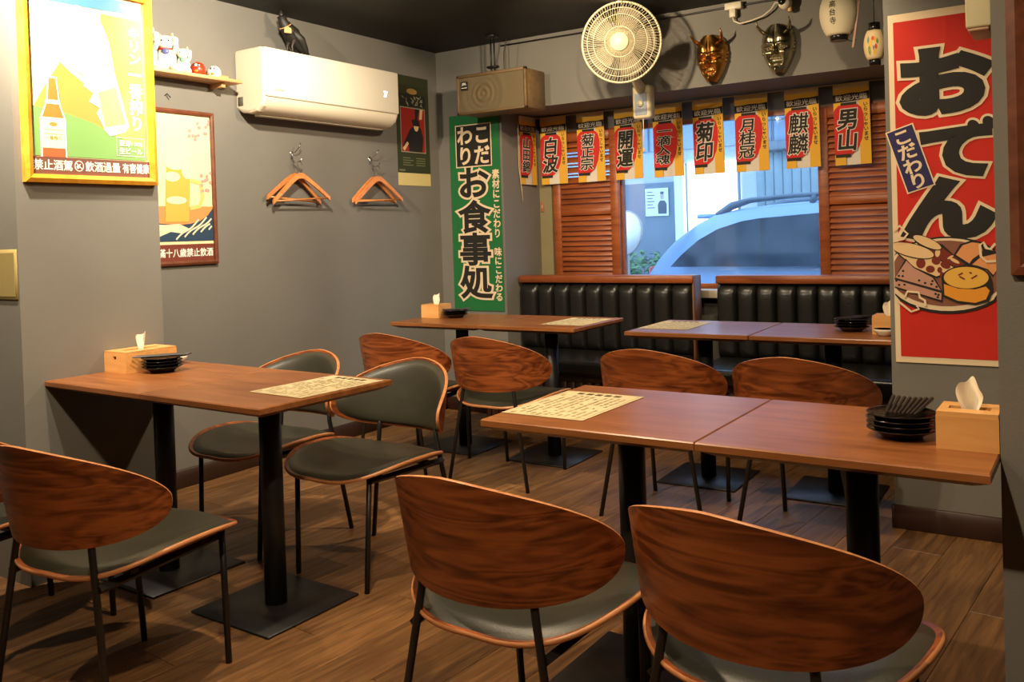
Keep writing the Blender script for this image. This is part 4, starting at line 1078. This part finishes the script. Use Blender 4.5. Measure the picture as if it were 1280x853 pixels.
for nm, c, l in (('red_print',rgb(206,66,40),((-.15,.125,.3,.025),(.12,.085,.25,.03))),('yellow_print',rgb(228,180,50),((-.35,.10,.3,.05),(.02,.06,.3,.03),(.05,.12,.25,.03))),('green_print',rgb(110,140,50),((-.5,.07,.25,.05),(.25,.11,.2,.03))),('blue_print',rgb(90,140,150),((-.6,.12,.2,.04),(-.1,.08,.15,.025)))):
    b = MB()
    for a, zc, w_, h_ in l: patch(b, an1+a, zc, w_, h_)
    b.build(nm, mat('lantern '+nm, c, 0.6), t)

# ------------------------------------------------------------------ things on the right pier and the left pier
t = thing('dark_picture', 'black and gold picture in a brown frame on the right pier', 'picture', M=on_back(-0.118, 2.12, 1.163))
picture_frame(t, 0.42, 0.62, 0.034, 0.022, wood('brown frame', rgb(84,44,28), rgb(122,70,46), (4,4,4), 4, 0.35, rings=0.1))
MB().box(0,0.42,0,0.62,0,0.006).build('picture_ground', mat('black ground', rgb(14,13,12), 0.3), t)
b = MB()
for k in range(7):
    b.line([(0.006+0.02*i, 0.02+0.085*k+0.03*math.sin(i*0.9+k)) for i in range(20)], 0.005, .0066)
b.build('gold_pattern', mat('gold paint', rgb(150,110,46), 0.4, metal=0.5), t)
t = thing('wall_box', 'small ivory box fixed to the side of the right pier above the red banner', 'box', (-0.20, 2.145, 1.655))
MB().rbox(-0.030,0.02,0,0.13,0,0.30,0.005,2).build('housing', mat('ivory enamel', rgb(208,196,158), 0.5), t)
MB().rbox(-0.026,0.014,0.006,0.124,-0.006,0.002,0.002,1).build('bottom_cover', mat('pink enamel', rgb(196,160,132), 0.5), t)
t = thing('wall_plate', 'tan plate on the end face of the pier beside the beer poster', 'plate', (-3.36, 1.738, 1.06))
MB().rbox(-0.12,0.052,-0.006,0.001,0,0.185,0.002,1).build('plate', mat('tan plate', rgb(160,140,84), 0.6), t)
MB().box(-0.11,0.042,-0.0075,-0.005,0.012,0.173).build('plate_face', mat('tan plate face', rgb(150,132,80), 0.6), t)

# ------------------------------------------------------------------ things on the tables
M_BAMBOO = wood('bamboo', rgb(206,146,82), rgb(226,172,106), (1,7,7), 3, 0.4, rings=0.15, tone=0.05)
M_TISSUE = mat('tissue paper', rgb(238,228,206), 0.9)
M_GLAZE = mat('black glaze plate', rgb(14,15,17), 0.12, coat=0.4)
M_BLUEGL = mat('blue black glaze', rgb(22,34,48), 0.10, coat=0.4)
M_STICK = mat('black chopsticks', rgb(30,27,26), 0.35)
M_DISH = mat('white dish', rgb(232,224,204), 0.2)
def tissue_box(x, y, wx, wy, h, r, label, lean=0.0):
    t = thing('tissue_box', label, 'tissue box', (x, y, TZ), r, 'bamboo tissue boxes')
    X, Y, k = wx/2, wy/2, 0.006; top = h-0.0095            # hollow box: real walls, real slot, real finger notch
    bx_ = MB().box(-X,X,-Y,Y,0,k).box(-X,X,Y-k,Y,k,top).box(-X,-X+k,-Y+k,Y-k,k,top).box(X-k,X,-Y+k,Y-k,k,top)
    if lean == 0.4:
        n0, n1 = h*0.62, h*0.78
        bx_.box(-X,X,-Y,-Y+k,k,n0).box(-X,X,-Y,-Y+k,n1,top).box(-X,-0.011,-Y,-Y+k,n0,n1).box(0.011,X,-Y,-Y+k,n0,n1)
    else: bx_.box(-X,X,-Y,-Y+k,k,top)
    bx_.build('box', M_BAMBOO, t)
    a, b_ = wx/2-0.001, wy/2-0.001; sx, sy = (0.016, wy*0.34) if wy > wx else (wx*0.34, 0.016)
    ld = MB()
    for q in ((-a,a,-b_,-sy),(-a,a,sy,b_),(-a,-sx,-sy,sy),(sx,a,-sy,sy)): ld.box(*q, h-0.0105, h)
    ld.build('lid', M_BAMBOO, t)
    vs = []; fs = []; nu, nv = 14, 8
    for i in range(nv+1):
        v = i/nv; w_ = 0.013+0.014*math.sin(v*2.3)
        for j in range(nu+1):
            u = -1+2*j/nu
            vs.append((u*w_+lean*v*0.02, 0.010*math.sin(u*3.2+v*1.5)*(0.4+v)+0.004*v, h-0.012+0.076*v-0.020*abs(u)**2*v*v+0.006*math.sin(u*5)*v))
    for i in range(nv):
        for j in range(nu): q = i*(nu+1)+j; fs.append((q,q+1,q+nu+2,q+nu+1))
    MB().add(vs, fs, True).build('tissue', M_TISSUE, t)
tissue_box(-3.222, 2.168, 0.148, 0.225, 0.082, -0.03, 'bamboo tissue box against the grey pier under the beer poster', 0.4)
tissue_box(-3.372, 4.275, 0.130, 0.130, 0.080, 0.02, 'bamboo tissue box on the table before the green banner', 0.6)
tissue_box(-0.782, 4.218, 0.122, 0.125, 0.082, 0.02, 'bamboo tissue box half hidden by the red banner partition', 0.2)
tissue_box(-0.2425, 2.182, 0.122, 0.122, 0.082, 0.0, 'bamboo tissue box against the right pier on the front table', 0.0)
pl = None
def plate(x, y, z_, label, grp):
    global pl
    if pl is None:
        pl = thing('side_plate', label, 'plate', (x,y,z_), 0, grp)
        MB().lathe([(0.0,0.004),(0.036,0.004),(0.038,0.0),(0.044,0.0),(0.046,0.004),(0.052,0.009),(0.066,0.0165),(0.076,0.0212),(0.0775,0.0225),(0.076,0.0235),(0.074,0.0225)], 40).build('plate_body', M_GLAZE, pl)
        MB().lathe([(0.074,0.0225),(0.064,0.0185),(0.050,0.0122),(0.0,0.0119)], 40).build('plate_well', M_BLUEGL, pl)
        return pl
    p_ = copy_tree(pl, (x,y,z_), random.uniform(0,6), label); p_['group'] = grp
    return p_
def stack(x, y, n, where, grp):
    od = ['lowest', 'second lowest', 'third lowest']
    for k in range(n):
        plate(x+random.uniform(-.0015,.0015), y+random.uniform(-.0015,.0015), TZ+0.0002+0.0118*k, ('topmost' if k == n-1 else od[k]) + ' black plate of the stack ' + where, grp)
    return TZ+0.0118*(n-1)
z1 = stack(-3.060, 2.150, 4, 'beside the box under the beer poster', 'plates under the beer poster')
z2 = stack(-3.225, 4.272, 3, 'on the table before the green banner', 'plates before the green banner')
z3 = stack(-0.946, 4.245, 4, 'by the red banner partition', 'plates by the red banner partition')
z4 = stack(-0.386, 2.200, 4, 'on the front table by the right pier', 'plates on the front table')
def stick(p0, p1, label, grp, r0=0.0032, r1=0.0042):
    d = Vector(p1)-Vector(p0)
    t = thing('chopstick', label, 'chopstick', p0, 0, grp)
    MB().tube([(0,0,0), tuple(d*0.9)], [r0, r1], 6, smooth=False).build('shaft', M_STICK, t)
    MB().tube([tuple(d*0.9), tuple(d)], [r1*1.03, r1*1.03], 6, smooth=False).build('end_cap', mat('stick end', rgb(46,42,40), 0.4), t)
for k in range(8):
    f_ = (k-3.5)/3.5
    xa, xb = -0.416+0.0080*k, -0.424+0.0122*k           # from the well of the top plate up over its far rim
    xr = xa+(xb-xa)*0.78; yr = 2.200+math.sqrt(0.0755**2-(xr+0.386)**2); sl_ = (0.0290-0.0162)/(yr-2.165)
    stick((xa, 2.165, z4+0.0162), (xb, 2.318, z4+0.0162+sl_*(2.318-2.165)), 'black stick fanned out on the plates of the front table', 'sticks fanned on the front table plates', 0.0038, 0.0050)
for k, (a, b_) in enumerate((((-3.134,2.077),(-3.000,2.232)), ((-3.124,2.064),(-2.988,2.217)), ((-3.140,2.092),(-3.012,2.250)))):
    stick((a[0],a[1],z1+0.0275), (b_[0],b_[1],z1+0.0285), 'black chopstick laid across the plates under the beer poster', 'chopsticks under the beer poster')
for k in range(4):
    stick((-3.298+0.012*k,4.238-0.008*k,z2+0.0275), (-3.165+0.010*k,4.330-0.008*k,z2+0.0285), 'black chopstick laid across the plates before the green banner', 'chopsticks before the green banner')
for k in range(6):
    stick((-0.996+0.0118*k,4.160+0.004*k,z3+0.0275), (-0.936+0.0128*k,4.310+0.002*k,z3+0.0290), 'black chopstick laid across the plates by the red banner partition', 'chopsticks by the red banner partition')
def dish(x, y, label, r=0.045):
    t = thing('sauce_dish', label, 'dish', (x,y,TZ), 0, 'white sauce dishes')
    MB().lathe([(0.0,0.002),(0.022*r/.045,0.0),(0.026*r/.045,0.004),(r*.92,0.020),(r,0.030),(r*.97,0.031)], 32).build('dish_body', M_DISH, t)
    MB().lathe([(r*.97,0.031),(r*.86,0.022),(r*.5,0.008),(0.0,0.006)], 32).build('dish_well', M_DISH, t)
dish(-3.205, 2.325, 'white sauce dish behind the plates under the beer poster', 0.040)
dish(-0.782, 4.108, 'white sauce dish before the bamboo box by the red banner partition')
dish(-3.275, 4.376, 'white sauce dish behind the plates before the green banner', 0.036)
M_MENU = mat('menu paper', rgb(202,188,150), 0.75, var=0.03, vscale=10); M_MINK = mat('menu ink', rgb(168,150,112), 0.8); M_MINK2 = mat('menu dark ink', rgb(92,74,50), 0.8)
def menu(x, y, r, label, curl=0.0):
    t = thing('menu_sheet', label, 'menu', (x,y,TZ), r, 'menu sheets')
    W_, H_ = 0.258, 0.366
    b = cloth(W_, H_, nx=12, ny=12, fn=lambda a, c: 0.0016+curl*max(0,(a/W_-0.7))**2*0.05); o = b.build('paper', M_MENU, t); o.location = (-W_/2,-H_/2,0)
    b = MB(); rnd = random.Random(5)
    for c in range(11):
        x0 = -0.108+0.0205*c; yy = 0.118
        while yy > -0.155:
            l = rnd.uniform(0.008,0.03)
            if rnd.random() < 0.78: b.rect(x0, x0+rnd.uniform(0.006,0.010), yy-l, yy, 0.0024)
            yy -= l+rnd.uniform(0.004,0.012)
    for q in ((-.121,.121,.174,.1755),(-.121,.121,-.1755,-.174),(-.121,-.1195,-.174,.174),(.1195,.121,-.174,.174)): b.rect(*q, 0.0024)
    b.build('fine_print', M_MINK, t)
    b = MB()
    for k in range(5): b.rect(-0.075+0.031*k, -0.055+0.031*k, 0.138, 0.160, 0.0024)
    b.build('heading_print', M_MINK2, t)
menu(-2.215, 2.152, -0.06, 'cream menu sheet on the table by the left wall chairs')
menu(-1.262, 2.224, -0.02, 'cream menu sheet on the front table by the red banner')
menu(-2.388, 4.262, 0.02, 'cream menu sheet on the table before the long bench')
menu(-1.806, 4.242, 0.03, 'cream menu sheet on the table before the gap between the benches')

# ------------------------------------------------------------------ street outside the window
M_ASPH = mat('asphalt', rgb(112,116,120), 0.85, var=0.15, vscale=8)
struct('ground', MB().box(-14, 6, 5.76, 16, -0.25, -0.15), M_ASPH)
fac = thing('shop_building', 'pale blue grey shop building across the street', 'building', (0, 12.0, -0.15))
M_FAC = mat('facade render', rgb(186,196,204), 0.8, var=0.08, vscale=2)
MB().box(-13,5,0.0,1.5,0,5.5).build('wall', M_FAC, fac)
MB().rbox(-4.98,-4.86,-0.22,0.02,0,2.32,0.01,1).build('pillar', mat('white pillar', rgb(224,228,226), 0.7), fac)
sw = MB().box(-4.86,-4.10,-0.04,0.02,1.30,2.30).build('lit_shop_window', mat('lit shop window', rgb(250,250,250), 0.5, emit=(0.92,0.97,1,1), est=3.0), fac)
for x in (-4.86,-4.10): MB().box(x-0.015,x+0.015,-0.07,-0.03,1.30,2.30).build('window_bar', mat('shop frame', rgb(120,132,140), 0.5), fac)
pn = MB().rbox(-0.058,0.058,-0.02,0.02,0,0.95,0.012,1).mesh('corrugated_panel'); pn.materials.append(mat('corrugated sheet', rgb(134,152,158), 0.5, var=0.1))
for k in range(16):
    o = bpy.data.objects.new('corrugated_panel', pn); COL.objects.link(o); o.parent = fac; o.location = (-3.80+0.12*k, -0.03, 1.42)
MB().rbox(-3.9,-1.8,-0.25,0.0,2.38,2.50,0.01,1).build('canopy_beam', mat('grey beam', rgb(120,132,142), 0.6), fac)
for k in range(9): MB().box(-3.8+0.24*k-0.008,-3.8+0.24*k+0.008,-0.25,-0.23,2.50,2.78).build('rail_post', mat('rail grey', rgb(110,120,128), 0.6), fac)
MB().box(-3.9,-1.8,-0.25,-0.23,2.76,2.79).build('hand_rail', mat('rail grey', rgb(110,120,128), 0.6), fac)
MB().box(-7.2,-4.98,-0.03,0.0,0,2.05).build('doorway_shade_sheet', mat('painted doorway shade', rgb(104,122,138), 0.6), fac)  # flat sheet on the wall; its darker colour stands in for a shaded doorway
MB().box(-9,-1.8,-1.1,0.0,3.2,3.3).build('awning', mat('awning blue', rgb(178,200,222), 0.7), fac)
for k in range(8): MB().rbox(-9+0.9*k,-8.14+0.9*k,-0.05,0.0,2.5,3.15,0.01,1).build('upper_panel', mat('upper panel', rgb(170,190,212), 0.7), fac)
for k in range(5): MB().rbox(-1.8+0.9*k,-0.94+0.9*k,-0.05,0.0,0.4,3.15,0.01,1).build('side_panel', mat('upper panel', rgb(170,190,212), 0.7), fac)
ps = thing('street_poster', 'white notice with a suited figure across the street', 'poster', M=on_back(-5.50, 11.955, 1.42))
MB().box(0,0.36,0,0.40,0,0.01).build('sheet', mat('white sheet', rgb(226,232,236), 0.8), ps)
MB().flat([(0.20,0.03),(0.33,0.03),(0.335,0.17),(0.30,0.22),(0.23,0.22),(0.195,0.16)],.012).oval(0.265,0.33,0.03,0.02,.013).build('suited_figure', mat('suit print', rgb(70,82,96), 0.8), ps)
MB().oval(0.265,0.28,0.028,0.045,.0125).build('head_print', mat('head print', rgb(190,170,160), 0.8), ps)
b = MB()
for k in range(6): b.rect(0.03,0.12+0.03*(k%2),0.34-0.045*k,0.352-0.045*k,.012)
b.build('print_lines', mat('suit print', rgb(70,82,96), 0.8), ps)
mr_ = thing('traffic_mirror', 'white rounded street mirror on a post beside the window', 'mirror', (-3.640, 7.40, -0.15))
MB().tube([(0,0.06,0),(0,0.06,1.45)], 0.03, 12).build('post', mat('mirror post', rgb(150,150,150), 0.5), mr_)
MB().lathe([(0.0,-0.03),(0.13,-0.025),(0.185,0.0),(0.19,0.012),(0.0,0.02)], 36, M=Matrix.Translation((0,0,1.355)) @ Matrix.Rotation(PI/2-0.3,4,'X') @ Matrix.Scale(1.12,4,(0,1,0))).build('mirror_disc', mat('white enamel', rgb(250,250,250), 0.4), mr_)
MB().tube([(0.192*math.cos(2*PI*i/40),-0.005+0.064*math.sin(2*PI*i/40),1.355+0.206*math.sin(2*PI*i/40)) for i in range(41)], 0.010, 6, cap=False).build('mirror_rim', mat('mirror post', rgb(150,150,150), 0.5), mr_)
M_LEAF = mat('street leaves', rgb(70,120,60), 0.6, var=0.35, vscale=9)
def bush(x, y, r, h, n, label):
    t = thing('street_bush', label, 'bush', (x,y,-0.15), 0, 'bushes across the street')
    MB().lathe([(r*.75,0),(r*.85,0.28),(r*.8,0.3)], 16).build('planter', mat('planter', rgb(120,110,100), 0.8), t)
    b = MB(); rnd = random.Random(int(x*100))
    for k in range(n):
        th, ph, rr_ = rnd.uniform(0,2*PI), math.acos(rnd.uniform(-0.6,1)), rnd.uniform(0.5,1)**0.5
        c = Vector((r*rr_*math.sin(ph)*math.cos(th), r*rr_*math.sin(ph)*math.sin(th), 0.3+h*.45+h*.5*rr_*math.cos(ph)))
        M = Matrix.Translation(c) @ Matrix.Rotation(rnd.uniform(0,6),4,'Z') @ Matrix.Rotation(rnd.uniform(-1,1),4,'X')
        b.add([(0,0,0),(0.03,0.035,0.008),(0,0.09,0),(-0.03,0.035,0.008)], [(0,1,2),(0,2,3)], False, M)
    stuff(b.build('foliage', M_LEAF, t))
bush(-4.55, 9.9, 0.55, 0.85, 900, 'green bush in a planter behind the parked car tail')
bush(-5.65, 10.9, 0.5, 0.9, 800, 'green bush in a planter before the painted doorway shade')
bush(-3.95, 11.5, 0.25, 1.25, 350, 'slim green plant beside the lit shop window')
# parked car
car = thing('parked_car', 'pale blue parked estate car with roof rails outside the window', 'car', (0, 8.0, -0.15))
M_CAR = mat('car paint', rgb(118,150,190), 0.25, coat=0.6); M_CGL = mat('car glass', rgb(24,34,50), 0.06, spec=0.25)
M_TYRE = mat('tyre', rgb(26,26,28), 0.8)
prof = [(-3.70,0.42),(-3.72,0.75),(-3.66,0.95),(-3.56,1.10),(-3.42,1.26),(-3.24,1.42),(-3.06,1.51),(-2.85,1.555),(-2.5,1.588),(-2.0,1.61),(-1.4,1.605),(-0.9,1.55),(-0.5,1.40),(0.0,1.15),(0.2,1.08),(0.85,1.00),(1.0,0.85),(1.03,0.45),(0.9,0.35),(-3.6,0.35)]
inset = lambda z_: max(0, z_-1.0)**1.15*0.38
def ring(y_side):
    out = []
    for x, z_ in prof:
        i = inset(z_); y = i if y_side == 0 else 1.72-i
        out.append((x, y, z_))
    return out
n = len(prof); L0 = ring(0); L1 = ring(1)
vs = []; cross = (0, 0.03, 0.12, 0.5, 0.88, 0.97, 1); fs = []
for c in cross:
    edge = 0.05 if c in (0, 1) else (0.012 if c in (0.03, 0.97) else 0)
    for a, b_ in zip(L0, L1):
        p0, p1 = Vector(a), Vector(b_); q = p0.lerp(p1, c)
        q.z -= edge*0.6 if q.z > 1.3 else 0; vs.append(q)
for i in range(len(cross)-1):
    for j in range(n): fs.append((i*n+j, i*n+(j+1)%n, (i+1)*n+(j+1)%n, (i+1)*n+j))
fs.append(tuple(range(n))[::-1]); fs.append(tuple((len(cross)-1)*n+j for j in range(n)))
b = MB(); b.add(vs, fs, True); bo = b.build('body', M_CAR, car)
def side_glass(pts, name):
    b = MB()
    for yy in (0, 1):
        v_ = [(x, (inset(z_)-0.012) if yy == 0 else 1.72-inset(z_)+0.012, z_) for x, z_ in pts]
        b.add(v_, [tuple(range(len(pts))) if yy == 0 else tuple(range(len(pts)))[::-1]])
    b.build(name, M_CGL, car)
side_glass([(-3.44,1.02),(-3.33,1.14),(-3.18,1.27),(-3.0,1.37),(-2.78,1.435),(-2.585,1.462),(-2.585,1.02)], 'quarter_window')
side_glass([(-2.57,1.02),(-2.57,1.46),(-2.1,1.487),(-1.72,1.492),(-1.72,1.02)], 'rear_window')
side_glass([(-1.66,1.02),(-1.66,1.492),(-1.25,1.485),(-0.92,1.43),(-0.55,1.28),(-0.25,1.12),(-0.25,1.02)], 'front_window')
MB().add([(-2.59,0.0-0.014,1.02),(-2.565,0.0-0.014,1.02),(-2.565,inset(1.46)-0.014,1.46),(-2.59,inset(1.46)-0.014,1.46)],[(0,1,2,3)]).build('door_pillar', M_TYRE, car)
MB().add([(-3.60,0.22,1.06),(-3.60,1.5,1.06),(-3.26,1.42,1.43),(-3.26,0.30,1.43)], [(0,1,2,3)]).build('tail_window', M_CGL, car)
for yy in (0.24, 1.48):
    b = MB().tube([(-3.05,yy,1.50),(-2.90,yy,1.585),(-2.72,yy,1.63),(-2.3,yy,1.655),(-1.6,yy,1.66),(-1.15,yy,1.62),(-1.02,yy,1.56)], [0.03,0.04,0.026,0.022,0.022,0.03,0.02], 8)
    b.tube([(-2.15,yy,1.58),(-2.13,yy,1.655)], 0.03, 6); b.build('roof_rail', mat('grey rail', rgb(72,84,100), 0.4), car)
MB().rbox(-3.28,-3.02,0.30,1.42,1.475,1.52,0.01,1).build('tail_spoiler', M_CAR, car)
for x in (-2.85, 0.05):
    for yy in (0.10, 1.62):
        wh = MB().lathe([(0.19,-0.10),(0.31,-0.10),(0.33,-0.07),(0.33,0.07),(0.31,0.10),(0.19,0.10)], 28, M=Matrix.Translation((x,yy,0.33)) @ Matrix.Rotation(PI/2,4,'X')).build('wheel', M_TYRE, car)
        MB().lathe([(0.0,-0.095),(0.2,-0.095),(0.2,0.095),(0,0.095)], 20, M=Matrix.Translation((x,yy,0.33)) @ Matrix.Rotation(PI/2,4,'X')).build('hub', mat('wheel hub', rgb(170,174,178), 0.3, metal=0.8), wh)
for yy in (0.1, 1.5): MB().rbox(-3.72,-3.62,yy,yy+0.14,0.78,1.02,0.02,2).build('tail_light', mat('tail light red', rgb(150,20,20), 0.2), car)
MB().rbox(-3.76,-3.6,0.05,1.67,0.40,0.60,0.04,2).build('bumper', mat('bumper', rgb(90,100,112), 0.5), car)

# ------------------------------------------------------------------ ceiling spotlights (above the frame)
WARM = (1.0, 0.78, 0.51)
def spotlight(key, loc, aim, watts, deg, label, blend=0.6, size=0.03, col=WARM):
    x, y, z_ = loc
    d = (Vector(aim)-Vector(loc)).normalized()
    t = thing('track_spotlight', label, 'spotlight', (x,y,H), 0, 'ceiling spotlights')
    MB().rbox(-0.05,0.05,-0.018,0.018,-0.022,0.0,0.004,1).build('track_adapter', M_BLACK, t)
    MB().tube([(0,0,-0.02),(0,0,z_-H+0.03)], 0.006, 8).build('stem', M_BLACK, t)
    q = d.to_track_quat('-Z', 'Y'); Mh = q.to_matrix().to_4x4(); Mh.translation = Vector((0,0,z_-H))
    MB().lathe([(0.036,-0.02),(0.038,-0.02),(0.036,0.09),(0.028,0.10),(0.0,0.10)], 24, M=Mh).build('lamp_head', M_BLACK, t)
    MB().lathe([(0.0,0.002),(0.034,0.002),(0.034,0.004)], 20, M=Mh).build(key+'_lens_offscreen', mat('lamp lens', rgb(255,240,210), 0.3, emit=(1,0.85,0.6,1), est=4.0), t)
    ld = bpy.data.lights.new(key+'_spot_offscreen', 'SPOT'); ld.energy = watts; ld.color = col
    ld.spot_size = math.radians(deg); ld.spot_blend = blend; ld.shadow_soft_size = size
    lo = bpy.data.objects.new(key+'_spot_offscreen', ld); COL.objects.link(lo); lo.parent = t
    lo.location = Vector((0,0,z_-H))+d*0.03; lo.rotation_euler = q.to_euler()
    return t
LIGHTS = [
 ((-2.92, 1.38, 2.43), (-3.33, 1.92, 2.00), 170, 130, 'black ceiling spotlight aimed at the beer poster', 0.6, 0.03, (1.0, 0.86, 0.66)),
 ((-2.75, 2.62, 2.43), (-3.925, 2.90, 1.80), 135, 120, 'black ceiling spotlight aimed at the narrow framed poster', 0.6, 0.03, (1.0, 0.86, 0.66)),
 ((-1.75, 3.45, 2.43), (-3.4, 3.75, 1.4), 90, 130, 'black ceiling spotlight aimed at the air conditioner wall'),
 ((-2.20, 3.80, 2.43), (-2.25, 5.0, 2.0), 60, 130, 'black ceiling spotlight aimed at the wall fan'),
 ((-1.10, 3.60, 2.43), (-1.1, 4.6, 0.8), 40, 130, 'black ceiling spotlight above the bench table'),
 ((-0.75, 2.35, 2.43), (-0.6, 2.9, 0.9), 48, 130, 'black ceiling spotlight above the front table'),
 ((-1.70, 1.70, 2.43), (-1.7, 1.8, 0.0), 95, 140, 'black ceiling spotlight above the middle aisle'),
 ((-2.70, 0.70, 2.43), (-2.8, 1.6, 0.2), 60, 140, 'black ceiling spotlight behind the poster table'),
 ((-0.60, 0.60, 2.43), (-0.9, 1.5, 0.2), 90, 140, 'black ceiling spotlight over the entrance side'),
]
KEYS = ('beer_poster', 'framed_poster', 'left_wall', 'back_wall', 'bench_table', 'front_table', 'aisle', 'poster_table', 'entrance')
for k_, a in zip(KEYS, LIGHTS): spotlight(k_, *a)
